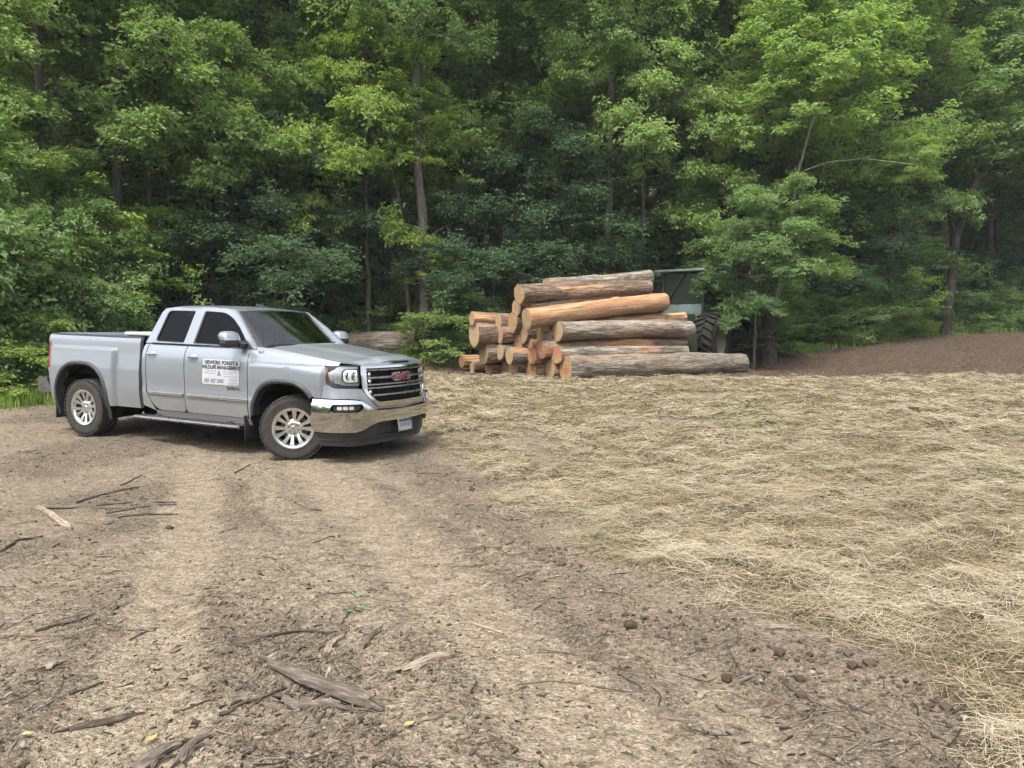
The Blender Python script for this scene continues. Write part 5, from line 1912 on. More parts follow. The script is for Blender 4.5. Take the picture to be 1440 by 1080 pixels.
rg = np.random.default_rng(12)
BACK = []
kinds = ['maple_a', 'maple_b', 'ash_a', 'maple_b', 'hemlock', 'maple_a', 'layer_a']
row = 0
for depth in (5.5, 10, 15, 21, 28, 36, 45):
    step = 6.0 if depth < 14 else 4.3
    xmin = -.78 * (20 + depth) - 4; xmax = .78 * (26 + depth) + 5
    x = xmin + rg.uniform(0, step)
    while x < xmax:
        Y = float(edge_y(x)) + depth + rg.uniform(-1.2, 1.2)
        if abs(x) < .72 * Y + 5:
            BACK.append((x + rg.uniform(-.7, .7), Y, depth))
        x += step
for x, Y, depth in BACK:
    kind = kinds[rg.integers(0, len(kinds))] if depth > 6 else kinds[rg.integers(0, len(kinds))]
    col = [LG, MG, LG, YG, (1.10, 1.10, .80)][rg.integers(0, 5)]
    s = rg.uniform(.95, 1.2)
    plant(kind, x, Y, s, s * rg.uniform(.80, 1.0), None, col, deep_label(kind, x, Y), group='trees deeper in the wood')
print('back trees', len(BACK))
# slim understorey trees between them
for i in range(16):
    x = rg.uniform(-22, 26)
    Y = float(edge_y(x)) + rg.uniform(2.5, 11)
    if abs(x) > .7 * Y + 3: continue
    plant(['layer_b', 'layer_a', 'sapling', 'dense'][i % 4], x, Y, rg.uniform(.75, 1.0), rg.uniform(.6, .95), None, [MG, DG, YG, MG][i % 4], 'small shaded tree under the tall ones, ' + region(x, Y), group='small trees inside the wood')

# broad light crowns of the second row, filling the upper part of the wood's face
SECOND = [(-60, 24, 'just inside the left edge of the picture'), (130, 23.2, 'above the truck bed'), (255, 25.2, 'above the truck cab'), (440, 24.2, 'above the truck hood'), (545, 26.2, 'above the gap between truck and pile'),
          (660, 26.0, 'above the left end of the log pile'), (930, 27.2, 'above the right end of the log pile'), (1080, 27.6, 'above the parked skidder'), (1240, 30.0, 'above the bare soil bank'), (1380, 32.5, 'near the right edge of the picture')]
for i, (px, Y, where) in enumerate(SECOND):
    plant(['ash_a', 'maple_a', 'maple_b'][i % 3], px_x(px, Y), Y, 1.05, rg.uniform(.86, 1.0), None, [LG, (1.15, 1.12, .9), LG, MG][i % 4], 'second-row tree with broad light green crown ' + where)

# ---- bushes and low growth along the edge
BUSH = [
    (12, 15.8, 1.4, 1.55, MG, 'tall pale green bush at the left edge of the picture'),
    (72, 16.4, 1.15, 1.15, MG, 'rounded green bush beside the truck tailgate'),
    (-40, 15.2, 1.2, 1.3, MG, 'leafy bush cut by the left edge of the picture, low down'),
    (118, 17.2, 1.1, 1.2, MG, 'green bush showing just above the truck bed'),
    (40, 14.9, .8, .5, YG, 'low bright green bush in front of the grass at far left'),
    (632, 21.4, 1.0, .62, LG, 'low bright green bush between truck hood and log pile'),
    (650, 22.4, .9, .8, MG, 'small dark bush just left of the log pile'),
    (545, 25.6, .9, .9, MG, 'small bush just behind the fallen grey trunk'),
    (1085, 23.0, .8, .42, MG, 'low bush at the foot of the tree beside the skidder'),
    (1140, 24.6, 1.0, .55, MG, 'wide low bush at the edge of the bare soil'),
    (1210, 26.0, 1.0, .65, MG, 'low bush under the dark spreading tree on the right'),
    (1265, 27.6, 1.0, .75, LG, 'brighter green bush at the end of the bare soil'),
    (1350, 30.0, 1.0, .7, DG, 'shaded bush at the foot of the thick dark trunk'),
    (1420, 31.0, 1.1, .7, DG, 'shaded bush in the right corner of the clearing'),
]
for px, Y, s, sz, col, lab in BUSH:
    plant('shrub', px_x(px, Y), Y, s, sz, None, col, lab, 'bush', 'bush')
for i in range(70):
    x = rg.uniform(-15, 24)
    Y = float(edge_y(x)) + abs(rg.normal(0, 1.6)) + .3
    if abs(x) > .7 * Y + 1.5 or (4.4 < x < 8.5 and Y < 25.5) or (-6.8 < x < -2.2 and Y < 22.6): continue
    plant('bracken', x, Y, rg.uniform(.7, 1.3), rg.uniform(.6, 1.1), None, [MG, LG, DG][i % 3], 'low leafy plant on the ground at the wood edge, ' + region(x, Y), 'leafy_plant', 'plant', group='low plants along the wood edge')


def make_grass():
    rg = np.random.default_rng(31)
    n = 30000
    x = np.concatenate([rg.uniform(-14, -6.8, n), rg.uniform(-6.4, 20, n // 2)])
    y = edge_y(x) + np.concatenate([rg.normal(.1, .55, n), rg.normal(.1, .45, n // 2)])
    keep = (rg.uniform(size=len(x)) < .35 + .65 * (fbm(x * 1.2, y * 1.2, seed=5) > -.1)) & ~((x > 4.2) & (x < 8.6) & (y < 24.5))
    x, y = x[keep], y[keep]
    z = ground_z(x, y)
    n = len(x)
    h = rg.uniform(.10, .34, n) * np.where(x < -6, 1.15, .9)
    a = rg.uniform(0, 2 * PI, n)
    lean = rg.uniform(.15, .7, n)
    w = rg.uniform(.006, .012, n)
    d = np.stack([np.cos(a), np.sin(a), 0 * a], 1); s = np.stack([-np.sin(a), np.cos(a), 0 * a], 1)
    b = np.stack([x, y, z - .01], 1)
    m = b + d * (h * lean * .35)[:, None] + np.array([0, 0, 1.0]) * (h * .6)[:, None]
    t = b + d * (h * lean)[:, None] + np.array([0, 0, 1.0]) * (h * (1 - .25 * lean))[:, None]
    V = np.stack([b - s * w[:, None], b + s * w[:, None], m + s * w[:, None] * .8, m - s * w[:, None] * .8, t], 1).reshape(-1, 3)
    i = np.arange(n)[:, None] * 5
    F = np.concatenate([i + np.array([[0, 1, 2]]), i + np.array([[0, 2, 3]]), i + np.array([[3, 2, 4]])], 1).reshape(-1, 3)
    me = big_mesh('grass', V, F, M('grass_blade'))
    attr(me, 'tint', np.repeat(rg.uniform(0, 1, n), 5))
    o = link(bpy.data.objects.new('grass', me)); o.color = (1.1, 1.1, .9, 1)
    tag(o, 'bright green grass along the foot of the bushes and trees', 'grass', kind='stuff')


make_grass()


def make_far_wood():
    # the wood on the other side of the clearing, behind the viewer; it shows only as a reflection in the truck
    rg = np.random.default_rng(77)
    n = 16000
    x = rg.uniform(-48, 48, n); y = -26 + rg.uniform(-1, 1, n) * 4 - .004 * x * x * 0
    y = y + np.clip(np.abs(x) - 22, 0, None) * .8
    top = 9 + 5 * fbm(x * .22, y * .0 + 3, seed=71, octaves=3)
    z = rg.uniform(0, 1, n) ** .8 * top + .2
    P = np.stack([x, y, z + ground_base(x, y)], 1)
    D = rg.normal(0, 1, (n, 3)); D[:, 2] -= .5
    N = np.stack([rg.normal(0, .5, n), rg.normal(0, .5, n), np.ones(n)], 1)
    L = rg.uniform(.7, 1.5, n)
    V, F = leaf_arrays(P, D, N, L, L * .6, rg)
    me = big_mesh('far_wood', V, F, M('leaf'))
    attr(me, 'tint', np.repeat(rg.uniform(0, 1, n), 4))
    o = link(bpy.data.objects.new('far_wood', me)); o.color = (.9, .95, .9, 1)
    tag(o, 'green wood across the clearing seen mirrored in the truck', 'wood', kind='stuff')


make_far_wood()


# ================================================================== STRAW, LITTER AND STICKS
t = NT('straw_blade')
col = t.ramp(t.attr('tint'), [(.0, (0.100, 0.077, 0.042)), (.30, (0.212, 0.171, 0.100)), (.62, (0.311, 0.263, 0.170)), (1.0, (0.397, 0.353, 0.263))])
col = t.mix(t.attr('green'), col, t.ramp(t.attr('tint'), [(0, (0.080, 0.077, 0.033)), (1, (0.261, 0.250, 0.132))]))
t.set(Base_Color=col, Roughness=.62, Specular_IOR_Level=.35)

t = NT('litter')
t.set(Base_Color=t.ramp(t.attr('tint'), [(.0, (0.022, 0.015, 0.011)), (.4, (0.063, 0.048, 0.035)), (.75, (0.138, 0.112, 0.084)), (1.0, (0.253, 0.217, 0.169))]), Roughness=.9, Specular_IOR_Level=.2)
t = NT('stone')
t.set(Base_Color=t.ramp(t.attr('tint'), [(.0, (0.045, 0.033, 0.024)), (.5, (0.102, 0.077, 0.055)), (.85, (0.163, 0.132, 0.102)), (1.0, (0.241, 0.223, 0.199))]), Roughness=.95, Specular_IOR_Level=.2)


def make_straw():
    rg = np.random.default_rng(41)
    P = []
    for n, y0, y1, wid in ((140000, 2.4, 7.5, 1.0), (175000, 6.0, 12.5, 1.0), (115000, 11.0, 20.6, 1.0)):
        y = rg.uniform(y0, y1, n)
        xl = -3.2; xr = .70 * y + 1.0
        x = xl + (xr - xl) * rg.uniform(0, 1, n)
        P.append((x, y))
    x = np.concatenate([p[0] for p in P]); y = np.concatenate([p[1] for p in P])
    m = masks(x, y)[0]
    clump = fbm(x * 2.6, y * 2.6, seed=51, octaves=3)
    keep = rg.uniform(size=len(x)) < np.clip(m * (.84 + 1.0 * clump) + .012 * (m < .5), 0, 1)
    x, y, m, clump = x[keep], y[keep], m[keep], clump[keep]
    # a thin scatter over the rest of the lane and left verge
    ns = 7000
    xs_ = rg.uniform(-9, 3, ns); ys_ = rg.uniform(2.5, 15.5, ns)
    ks = rg.uniform(size=ns) < (.25 + .75 * sstep(-xs_ + .3 * ys_, 4, 9)) * (np.abs(xs_) < .7 * ys_ + .5)
    x = np.concatenate([x, xs_[ks]]); y = np.concatenate([y, ys_[ks]]); m = np.concatenate([m, 0 * xs_[ks]]); clump = np.concatenate([clump, -.3 + 0 * xs_[ks]])
    n = len(x)
    z = ground_z(x, y)
    far = sstep(y, 5, 17)
    L = rg.uniform(.07, .25, n) * (.7 + .6 * rg.uniform(size=n)) * np.where(m > .3, 1, .45)
    w = rg.uniform(.0007, .0016, n) * (1 + 2.2 * far)
    a = fbm(x * .9, y * .9, seed=52, octaves=3) * 7.0 + rg.normal(0, 1.35, n)
    d = np.stack([np.cos(a), np.sin(a), 0 * a], 1)
    s = np.stack([-np.sin(a), np.cos(a), 0 * a], 1)
    lift = np.clip(rg.gamma(1.3, .012, n), 0, .09) * (.5 + np.clip(clump + .4, 0, 1.2)) * np.where(m > .3, 1, .3)
    rise = rg.normal(0, .16, n) * np.where(m > .3, 1, .2)
    bend = rg.normal(0, .30, n)
    base = np.stack([x, y, z + lift + .004], 1)
    p0 = base - d * (L / 2)[:, None]
    p1 = base + s * (bend * L)[:, None]
    p2 = base + d * (L / 2)[:, None]
    p1[:, 2] += .12 * L * rg.uniform(0, 1, n)
    p0[:, 2] -= rise * L / 2; p2[:, 2] += rise * L / 2
    # ends rest on the ground
    for p in (p0, p2):
        g = ground_base(p[:, 0], p[:, 1]) - ground_base(x, y)
        p[:, 2] = np.maximum(p[:, 2] + g, z + g - .004)
    tw = rg.uniform(-.7, .7, n)
    sv = s * np.cos(tw)[:, None] + np.array([0, 0, 1.0]) * np.sin(tw)[:, None]
    W = w[:, None] * sv
    V = np.stack([p0 - W, p0 + W, p1 - W, p1 + W, p2 - W * .6, p2 + W * .6], 1).reshape(-1, 3)
    i = np.arange(n)[:, None] * 6
    F = np.concatenate([i + np.array([[0, 1, 3, 2]]), i + np.array([[2, 3, 5, 4]])], 1).reshape(-1, 4)
    me = big_mesh('straw', V, F, M('straw_blade'))
    tint = np.clip(.48 + .38 * clump + rg.normal(0, .22, n), 0, 1) * np.where(m > .3, 1, .7)
    gr = np.clip(sstep(fbm(x * .55, y * .55, seed=53, octaves=3), .12, .42) * .40 + rg.uniform(-.25, .25, n), 0, 1)
    attr(me, 'tint', np.repeat(tint, 6)); attr(me, 'green', np.repeat(gr, 6))
    print('straw', n)
    o = link(bpy.data.objects.new('straw', me))
    tag(o, 'pale loose straw mulch spread over the bank on the right', 'straw', kind='stuff')


make_straw()


def lane_points(rg, n, dark_bias=1.0):
    """scatter over the bare soil, thicker where it is loosened"""
    y = 2.3 + 13 * rg.uniform(0, 1, n) ** 1.7
    x = rg.uniform(-1, 1, n) * (.72 * y + .5)
    s, tr, dk, fo = masks(x, y)
    dl, _ = polydist(x, y, TRACK_L); dr, _ = polydist(x, y, TRACK_R)
    pr = np.clip(.30 + dark_bias * dk, 0, 1.4) * (1 - .85 * tr) * (1 - .9 * s) * (1 - fo)
    # bark lies thick on the lower left, between the ruts
    pr = pr * (.45 + 1.0 * (sstep(fbm(x * .8, y * .8, seed=61, octaves=3), -.15, .25)))
    k = rg.uniform(size=n) < pr
    # the bare soil at the far right
    m = n // 5
    xf = rg.uniform(5.5, 22, m); yf = rg.uniform(18.5, 29, m)
    sf, _, _, ff = masks(xf, yf)
    kf = (rg.uniform(size=m) < (1 - sf) * (1 - ff)) & (xf < .72 * yf)
    return np.concatenate([x[k], xf[kf]]), np.concatenate([y[k], yf[kf]])


def make_clods():
    # dark lumps of turned soil along the straw edge and on the left verge
    rg = np.random.default_rng(47)
    n = 15000
    y = 2.4 + 12 * rg.uniform(0, 1, n) ** 1.4; x = rg.uniform(-1, 1, n) * (.72 * y + .4)
    d, s = polydist(x, y, STRAW_EDGE); sd = -d * s
    left = sstep(-x, 1.6 + .10 * y, 3.2 + .35 * y) * sstep(fbm(x * .9, y * .9, seed=64, octaves=3), 0, .3) * (y < 9)
    pr = np.maximum(np.exp(-((sd + .15) / .32) ** 2) * sstep(fbm(x * 1.5, y * 1.5, seed=63, octaves=3), -.05, .3), left * .7) * (1 - forest_mask(x, y))
    k = rg.uniform(size=n) < pr
    x, y = x[k], y[k]; n = len(x)
    r = np.clip(.005 + rg.gamma(1.2, .005, n), .004, .032)
    z = ground_z(x, y)
    bm = bmesh.new(); bmesh.ops.create_icosphere(bm, subdivisions=1, radius=1)
    B = np.array([v.co[:] for v in bm.verts]); bm.verts.index_update(); Ft = np.array([[v.index for v in f.verts] for f in bm.faces]); bm.free()
    m = len(B)
    V = (np.stack([x, y, z + r * .3], 1)[:, None] + B[None] * (1 + rg.uniform(-.35, .3, (n, m, 1))) * r[:, None, None] * np.array([1.1, 1, .7])).reshape(-1, 3)
    F = (Ft[None] + (np.arange(n) * m)[:, None, None]).reshape(-1, 3)
    me = big_mesh('soil_clods', V, F, M('stone'))
    attr(me, 'tint', np.repeat(np.clip(rg.beta(1.6, 5, n), 0, 1) * .6, m))
    o = link(bpy.data.objects.new('soil_clods', me))
    tag(o, 'dark turned lumps of soil along the straw edge', 'soil', kind='stuff')


make_clods()


def make_litter():
    rg = np.random.default_rng(43)
    # bark chips: bent plates
    x, y = lane_points(rg, 30000)
    # shreds lie thickest round the big slab between the ruts
    cx, cy_ = gpix(430, 955)
    m = 2600
    xa = rg.normal(cx, .75, m); ya = rg.normal(cy_, .55, m)
    ok = (ya > 2.35) & (np.abs(xa) < .72 * ya)
    x = np.concatenate([x, xa[ok]]); y = np.concatenate([y, ya[ok]])
    n = len(x)
    z = ground_z(x, y)
    L = .005 + rg.gamma(1.1, .0075, n); L = np.clip(L, .005, .05) * (1 + 1.2 * sstep(y, 16, 20)); thin = rg.uniform(size=n) < .3; L = L * np.where(thin, 2.4, 1.0); W = np.clip(L * np.where(thin, rg.uniform(.06, .16, n), rg.uniform(.2, .5, n)), .002, .018)
    a = fbm(x * .5, y * .5, seed=62) * 3 + rg.normal(0, .8, n)
    d = np.stack([np.cos(a), np.sin(a), rg.normal(0, .22, n)], 1); s = np.stack([-np.sin(a), np.cos(a), rg.normal(0, .3, n)], 1)
    c = np.stack([x, y, z + .001 + W * .05], 1)
    up = np.array([0, 0, 1.0])
    th = (.0015 + W * .12)[:, None] * up
    q = [c - d * L[:, None] * .5 - s * (W * .3)[:, None], c - d * L[:, None] * .45 + s * (W * .35)[:, None], c + s * (W * .5)[:, None] + th, c + d * L[:, None] * .5 + s * (W * .2)[:, None], c + d * L[:, None] * .42 - s * (W * .4)[:, None], c - s * (W * .5)[:, None] + th]
    top = [p + th for p in q]
    V = np.stack(top + [p - th * 2 for p in q], 1).reshape(-1, 3)
    i = np.arange(n)[:, None] * 12
    quads = [[0, 5, 2, 1], [5, 4, 3, 2]] + [[k, (k + 1) % 6, 6 + (k + 1) % 6, 6 + k] for k in range(6)]
    F = np.concatenate([i + np.array([qd]) for qd in quads], 1).reshape(-1, 4)
    me = big_mesh('bark_litter', V, F, M('litter'))
    attr(me, 'tint', np.repeat(np.clip(rg.beta(1.3, 1.3, n), 0, 1), 12))
    o = link(bpy.data.objects.new('bark_litter', me))
    tag(o, 'small bark chips strewn over the bare lane', 'bark chips', kind='stuff')
    # crumbs of soil and small stones
    x, y = lane_points(rg, 46000, 1.2)
    n = len(x)
    z = ground_z(x, y)
    r = np.clip(.0025 + rg.gamma(1.1, .0024, n), .002, .018)
    oct_ = np.array([(1, 0, 0), (-1, 0, 0), (0, 1, 0), (0, -1, 0), (0, 0, 1), (0, 0, -1), (.62, .62, .3), (-.62, -.62, .35)])
    dirs = oct_[None, :6] * (1 + rg.uniform(-.35, .35, (n, 6, 1))) + rg.normal(0, .16, (n, 6, 3))
    V = (np.stack([x, y, z + r * .35], 1)[:, None] + dirs * r[:, None, None] * np.array([1, 1, .75])).reshape(-1, 3)
    i = np.arange(n)[:, None] * 6
    tr = [[0, 2, 4], [2, 1, 4], [1, 3, 4], [3, 0, 4], [2, 0, 5], [1, 2, 5], [3, 1, 5], [0, 3, 5]]
    F = np.concatenate([i + np.array([q]) for q in tr], 1).reshape(-1, 3)
    me = big_mesh('soil_crumbs', V, F, M('stone'))
    attr(me, 'tint', np.repeat(np.clip(rg.beta(1.4, 1.6, n) + (rg.uniform(size=n) > .95) * .4, 0, 1), 6))
    o = link(bpy.data.objects.new('soil_crumbs', me))
    tag(o, 'crumbs of dry soil and small stones on the lane', 'soil', kind='stuff')
    # thin twigs
    x, y = lane_points(rg, 3800)
    n = len(x)
    z = ground_z(x, y)
    L = rg.uniform(.04, .24, n) * (.6 + .8 * rg.uniform(size=n)); r = rg.uniform(.0012, .0035, n)
    a = fbm(x * .5, y * .5, seed=62) * 3 + rg.normal(0, .7, n)
    d = np.stack([np.cos(a), np.sin(a), 0 * a], 1); s = np.stack([-np.sin(a), np.cos(a), 0 * a], 1)
    bend = rg.normal(0, .12, n) * L
    vs = []
    for k, t_ in enumerate((-.5, 0., .5)):
        c = np.stack([x, y, z + r * 1.2 + .004], 1) + d * (L * t_)[:, None] + s * (bend * (k == 1))[:, None]
        c[:, 2] += ground_base(c[:, 0], c[:, 1]) - ground_base(x, y)
        for q in range(4):
            an = q * PI / 2
            vs.append(c + s * (r * math.cos(an))[:, None] + np.array([0, 0, 1.]) * (r * math.sin(an))[:, None])
    V = np.stack(vs, 1).reshape(-1, 3)
    i = np.arange(n)[:, None] * 12
    quads = [[b * 4 + q, b * 4 + (q + 1) % 4, b * 4 + 4 + (q + 1) % 4, b * 4 + 4 + q] for b in (0, 1) for q in range(4)]
    F = np.concatenate([i + np.array([qd]) for qd in quads], 1).reshape(-1, 4)
    me = big_mesh('twigs', V, F, M('litter'))
    attr(me, 'tint', np.repeat(np.clip(rg.beta(2, 2, n), 0, 1), 12))
    o = link(bpy.data.objects.new('twigs', me))
    tag(o, 'thin dry twigs scattered over the lane', 'twigs', kind='stuff')


make_litter()

for nm, cols in (('stick_grey', ((.042, .034, .028), (.115, .094, .076), (.23, .195, .16))), ('stick_dark', ((.022, .017, .013), (.070, .055, .044), (.16, .13, .105))), ('stick_pale', ((.13, .10, .072), (.25, .20, .15), (.36, .30, .24)))):
    t = NT(nm)
    vec = t.coord('Object', (.15, 1, 1))
    n1 = t.noise(vec, 60, 6, .7)
    t.set(Base_Color=t.ramp(n1, [(.3, cols[0]), (.52, cols[1]), (.72, cols[2])]), Roughness=.9, Specular_IOR_Level=.2, Normal=t.bump(n1, .9, .008))


def ground_frame(p0, p1):
    """foot point, heading and length of something lying between two photo pixels on the lane"""
    a = gpix(*p0); b = gpix(*p1)
    za, zb = gz(*a), gz(*b)
    A = Vector((a[0], a[1], za)); B = Vector((b[0], b[1], zb))
    return A, B


def stick(p0, p1, r, label, mat='stick_grey', name='stick', seed=0, kink=.05, forks=()):
    A, B = ground_frame(p0, p1)
    d = B - A
    o = thing(name, label, 'stick' if name != 'branch' else 'branch', A, (0, 0, math.atan2(d.y, d.x)))
    L = math.hypot(d.x, d.y)
    r = r * .72
    rg = np.random.default_rng(seed + 900)
    def run(fr, ang, ln, r0, nm):
        n = 9
        P = []
        off = np.cumsum(rg.normal(0, kink * ln / 3, n)); off -= np.linspace(off[0], off[-1], n)
        for i, t in enumerate(np.linspace(0, 1, n)):
            x = fr * L + math.cos(ang) * ln * t - math.sin(ang) * off[i]; y = math.sin(ang) * ln * t + math.cos(ang) * off[i]
            w = o.location + Matrix.Rotation(o.rotation_euler.z, 3, 'Z') @ Vector((x, y, 0))
            z = gz(w.x, w.y) - A.z
            P.append([x, y, z + r0 * .75])
        zz = [max(P[i][2], (P[max(i - 1, 0)][2] + P[min(i + 1, n - 1)][2]) / 2) for i in range(n)]
        for p, q in zip(P, zz): p[2] = q
        rr = [r0 * (1 - .45 * i / (n - 1)) * rg.uniform(.85, 1.12) for i in range(n)]
        MB().tube(P, rr, 7).build(nm, M(mat), o, 50)
    run(0, 0, L, r, 'stem')
    for fr, ang, ln in forks:
        run(fr, ang, ln * L, r * .6, 'side_shoot')
    return o


def slab(p0, p1, w0, w1, th, label, mat='stick_grey', name='bark_slab', seed=0, arch=.03, split=0, lift=0.0):
    """a strip of bark: long, ragged-ended, curled across"""
    A, B = ground_frame(p0, p1)
    d = B - A
    o = thing(name, label, 'bark' if 'bark' in name else 'wood', A, (0, 0, math.atan2(d.y, d.x)))
    L = math.hypot(d.x, d.y)
    rg = np.random.default_rng(seed + 700)
    def strip(y0, wa, wb, la, lb, nm, dz=0.0):
        nu, nv = 22, 9
        V = []
        zc = []
        for i in range(nu):
            t = i / (nu - 1)
            w = o.location + Matrix.Rotation(o.rotation_euler.z, 3, 'Z') @ Vector((la + (lb - la) * t, y0, 0))
            zc.append(gz(w.x, w.y) - A.z)
        zc = np.convolve(np.pad(np.array(zc), 4, mode='edge'), np.ones(9) / 9, 'valid')
        for side in (1, 0):
            for i in range(nu):
                t = i / (nu - 1)
                wd = (wa + (wb - wa) * t) * (1 - .75 * abs(2 * t - 1) ** 9)
                for j in range(nv):
                    v = j / (nv - 1) * 2 - 1
                    jag = rg.normal(0, .012) if side else 0
                    x = la + (lb - la) * t + (0.05 * math.sin(j * 2.3 + seed) * (1 if i in (0, nu - 1) else 0))
                    y = y0 + v * wd / 2 * (1 + .10 * math.sin(t * 17 + seed))
                    rid = .35 * th * math.sin(v * 9 + seed) + .35 * th * float(fbm(np.array([x * 6]), np.array([y * 60 + seed]), seed=seed)[0])
                    z = zc[i] + arch * (1 - v * v) * (wd / max(w0, w1)) + dz + .02 * math.sin(t * PI) * arch / .03 + lift * t
                    z += (th + rid) if side else 0
                    V.append((x, y + .01 * math.sin(t * 6 + seed), z))
        F = []
        m = nu * nv
        for i in range(nu - 1):
            for j in range(nv - 1):
                a = i * nv + j
                F.append((a, a + nv, a + nv + 1, a + 1)); F.append((m + a, m + a + 1, m + a + nv + 1, m + a + nv))
        for i in range(nu - 1):
            a = i * nv; b = a + nv - 1
            F.append((a, m + a, m + a + nv, a + nv)); F.append((b, b + nv, m + b + nv, m + b))
        for j in range(nv - 1):
            a = j; b = (nu - 1) * nv + j
            F.append((a, a + 1, m + a + 1, m + a)); F.append((b, m + b, m + b + 1, b + 1))
        mesh(nm, V, F, M(mat), o, 40)
    strip(0, w0, w1, 0, L, 'plate')
    for k in range(split):
        la = L * rg.uniform(.1, .3); strip(-(w0 + w1) / 2 * (.62 + .45 * k), w0 * .35, w1 * .4, la, L * rg.uniform(.6, .85), 'splinter', -.004)
    return o


slab((370, 948), (528, 1000), .035, .085, .020, 'long weathered bark slab, the largest piece of wood on the lane', 'stick_grey', seed=1, arch=.03, split=0)
slab((392, 990), (480, 1008), .035, .055, .008, 'ragged splintered bark strip lying against the largest slab', 'stick_grey', seed=2, arch=.012, split=1)
slab((560, 944), (634, 924), .04, .05, .010, 'pale forked piece of bark on the lane right of the largest slab', 'stick_pale', seed=3, arch=.012, split=1)
slab((180, 1078), (256, 1038), .075, .04, .010, 'grey fibrous bark strip at the bottom edge of the picture', 'stick_grey', seed=4, arch=.02, split=1)
slab((246, 1066), (290, 1030), .04, .025, .006, 'bundle of torn bark fibre next to the bottom grey strip', 'stick_grey', seed=5, arch=.012, split=2)
slab((50, 714), (100, 742), .03, .06, .018, 'pale split wedge of wood at the left among the branches', 'stick_pale', 'wood_piece', seed=6, arch=.02)
slab((92, 1020), (186, 1000), .03, .04, .008, 'thin flat dark bark strip at the lower left', 'stick_dark', seed=7, arch=.01)
slab((262, 952), (302, 948), .025, .03, .01, 'small pale flat stick in the left rut', 'stick_pale', 'wood_piece', seed=8, arch=.004)
slab((62, 941), (84, 934), .05, .04, .008, 'white wood chip at the left of the lane', 'stick_pale', 'wood_piece', seed=9, arch=.006)
slab((362, 944), (394, 930), .05, .05, .02, 'small pale block of bark at the head of the largest slab', 'stick_pale', 'wood_piece', seed=10, arch=.008)
slab((455, 925), (480, 890), .035, .03, .008, 'thin pale bark shard above the largest slab', 'stick_pale', seed=11, arch=.008)
slab((514, 905), (532, 882), .03, .03, .008, 'narrow grey bark shard standing apart above the largest slab', 'stick_grey', seed=12, arch=.008)
stick((55, 716), (248, 703), .020, 'long thin branch lying across the left verge', 'stick_grey', 'branch', 1, .06, [(.35, -.5, .28)])
stick((150, 722), (248, 704), .017, 'straight grey stick beside the long branch on the left verge', 'stick_grey', 'stick', 2, .03)
stick((165, 727), (250, 716), .014, 'lower thin dark stick of the heap on the left verge', 'stick_dark', 'stick', 3, .04)
stick((108, 707), (196, 688), .015, 'upper thin crooked stick of the heap on the left verge', 'stick_dark', 'stick', 4, .09)
stick((170, 683), (200, 670), .013, 'short dark stick farthest up the left verge', 'stick_dark', 'stick', 5, .06)
stick((50, 889), (134, 861), .013, 'straight lone stick slanting at the far left', 'stick_dark', 'stick', 6, .03)
stick((172, 876), (216, 878), .013, 'forked grey twig in the left rut', 'stick_grey', 'stick', 7, .07, [(.4, -.8, .6)])
stick((182, 890), (212, 876), .010, 'short dark twig crossing the forked one', 'stick_dark', 'stick', 8, .04)
stick((358, 896), (466, 893), .013, 'long dark stick lying level across the lane middle', 'stick_dark', 'stick', 9, .05)
stick((308, 1010), (402, 974), .012, 'crooked dark branch left of the largest slab', 'stick_dark', 'branch', 10, .10, [(.35, -1.1, .35)])
stick((666, 873), (708, 886), .012, 'short pale stick in the right rut', 'stick_pale', 'stick', 11, .05)
stick((728, 872), (754, 888), .006, 'thin straight twig right of the pale stick', 'stick_grey', 'stick', 12, .03)
stick((98, 972), (146, 950), .010, 'short dark stick in the lower left', 'stick_dark', 'stick', 13, .05)
stick((244, 997), (302, 994), .009, 'flat dark twig at lower left beside the bark strips', 'stick_dark', 'stick', 14, .04)
stick((1104, 968), (1150, 1003), .010, 'dark crooked stick near the straw edge at lower right', 'stick_dark', 'stick', 15, .07)
stick((1194, 1002), (1226, 1015), .010, 'small black stick right of the crooked one near the straw', 'stick_dark', 'stick', 16, .05)
stick((868, 948), (906, 980), .007, 'thin curved twig in the middle of the right lane', 'stick_dark', 'stick', 17, .12)
stick((330, 668), (352, 655), .012, 'short stick on the lane near the front wheel', 'stick_dark', 'stick', 18, .05)
stick((440, 760), (470, 752), .009, 'tiny pale twig on the lane between the ruts', 'stick_grey', 'stick', 19, .05)
stick((0, 775), (60, 752), .016, 'dark root-like stick cut by the left edge of the picture', 'stick_dark', 'branch', 20, .10)
stick((480, 872), (500, 848), .008, 'small dark twig near the green ribbon', 'stick_dark', 'stick', 21, .05)


def clod(px, py, r, label, seed, dark=True):
    a = gpix(px, py)
    z = gz(*a)
    rg = np.random.default_rng(seed)
    bm = bmesh.new()
    bmesh.ops.create_icosphere(bm, subdivisions=3, radius=1)
    for v in bm.verts:
        n = v.co.normalized()
        k = 1 + .30 * float(fbm(np.array([n.x * 1.6 + seed]), np.array([n.y * 1.6]), np.array([n.z * 1.6]), seed=seed, octaves=4)[0])
        v.co = Vector((n.x * 1.15, n.y * .95, n.z * .78)) * k * r
    me = bpy.data.meshes.new('soil_clod'); bm.to_mesh(me); bm.free(); me.shade_smooth()
    me.materials.append(M('clod_dark' if dark else 'clod_pale'))
    o = link(bpy.data.objects.new('soil_clod', me)); o.location = (a[0], a[1], z + r * .45); o.rotation_euler = (0, 0, rg.uniform(0, 6))
    return tag(o, label, 'clod')


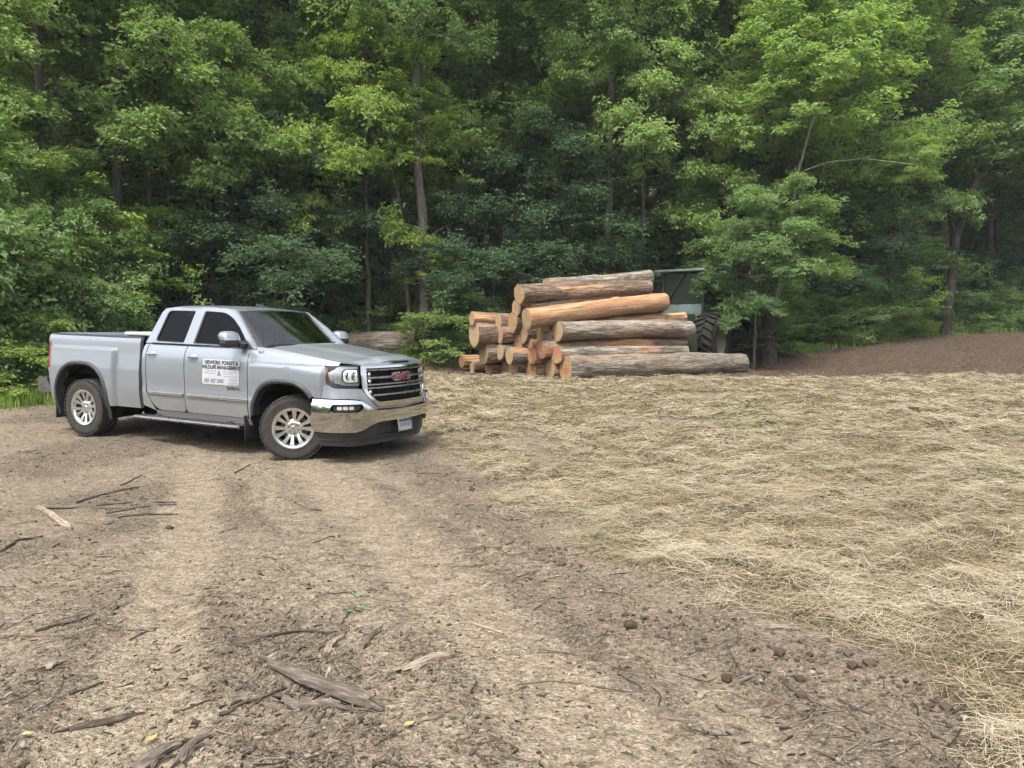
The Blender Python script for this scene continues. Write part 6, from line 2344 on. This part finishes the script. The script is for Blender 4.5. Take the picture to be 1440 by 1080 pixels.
simple('clod_dark', (.055, .040, .028), .95, 0, .1, var=.35, scale=30, bump=.6)
simple('clod_pale', (.22, .19, .15), .9, 0, .2, var=.25, scale=30, bump=.4)
clod(887, 879, .032, 'lone dark round clod on the right side of the lane', 1)
clod(1022, 957, .026, 'dark clod in the crumbly patch at lower right', 2)
clod(984, 978, .014, 'pale stone beside the dark clod in the crumbly patch', 3, False)
clod(1142, 955, .013, 'small white stone on the soil below the straw edge', 4, False)
clod(808, 930, .012, 'small pale stone in the right rut', 5, False)
clod(1372, 895, .026, 'dark clod with pale side lying in the straw at right', 6)

# fallen leaves and ribbon scraps
simple('yellow_leaf', (.30, .23, .09), .7, var=.2)
simple('green_ribbon', (.05, .19, .10), .5, var=.15)
simple('orange_scrap', (.50, .17, .08), .6)
for i, (px, py, s, rz, lab) in enumerate([(575, 1027, .026, .5, 'small yellow leaf right of the largest bark slab'), (212, 1035, .030, 1.1, 'yellow leaf at the bottom left of the lane'), (519, 808, .020, 2.0, 'tiny yellow leaf above the green ribbon'), (38, 1040, .024, .2, 'tan leaf at the bottom left corner')]):
    a = gpix(px, py); z = gz(*a)
    V = [(-s, 0, 0), (-s * .3, s * .42, .008), (s * .5, s * .34, .006), (s, 0, .012), (s * .5, -s * .34, .008), (-s * .3, -s * .42, .006), (0, 0, -.001)]
    o = mesh('fallen_leaf', V, [(6, 1, 0), (6, 2, 1), (6, 3, 2), (6, 4, 3), (6, 5, 4), (6, 0, 5)], M('yellow_leaf'), None, 60)
    o.location = (a[0], a[1], z + .016); o.rotation_euler = (.15, .1, rz)
    tag(o, lab, 'leaf')
for i, (p0, p1, lab) in enumerate([((485, 830), (515, 838), 'upper scrap of green ribbon on the lane'), ((478, 856), (522, 856), 'lower and longer scrap of green ribbon on the lane')]):
    A, B = ground_frame(p0, p1)
    V = []; F = []
    for k in range(13):
        t_ = k / 12
        p = A.lerp(B, t_); p.y += .03 * math.sin(t_ * 9 + i); p.z = gz(p.x, p.y) + .014 + .012 * abs(math.sin(t_ * 11))
        V += [(p.x - A.x, p.y - A.y - .009, p.z - A.z + .004 * math.sin(t_ * 14)), (p.x - A.x, p.y - A.y + .009, p.z - A.z - .002)]
    for k in range(12): F.append((2 * k, 2 * k + 2, 2 * k + 3, 2 * k + 1))
    o = mesh('ribbon_scrap', V, F, M('green_ribbon'), None, 60); o.location = A
    tag(o, lab, 'ribbon')


# ================================================================== THE AIR
def make_haze():
    # humid haze over clearing and hillside, added to lift the dark of the wood
    bb = [Vector((-150, -90, -3)), Vector((150, 240, 75))]
    V = [(x, y, z) for x in (bb[0].x, bb[1].x) for y in (bb[0].y, bb[1].y) for z in (bb[0].z, bb[1].z)]
    t = NT('haze_air')
    t.n.remove(t.p)
    pv = t.node('ShaderNodeVolumePrincipled')
    pv.inputs['Color'].default_value = (.90, .95, 1.0, 1)
    pv.inputs['Density'].default_value = .00055
    pv.inputs['Anisotropy'].default_value = 0.0
    t.link(pv.outputs[0], t.out.inputs['Volume'])
    o = mesh('haze', V, [(0, 1, 3, 2), (4, 6, 7, 5), (0, 4, 5, 1), (2, 3, 7, 6), (0, 2, 6, 4), (1, 5, 7, 3)], t.m, None, 0)
    tag(o, 'faint humid haze added over the clearing to lift the dark wood', 'haze', kind='stuff')


make_haze()
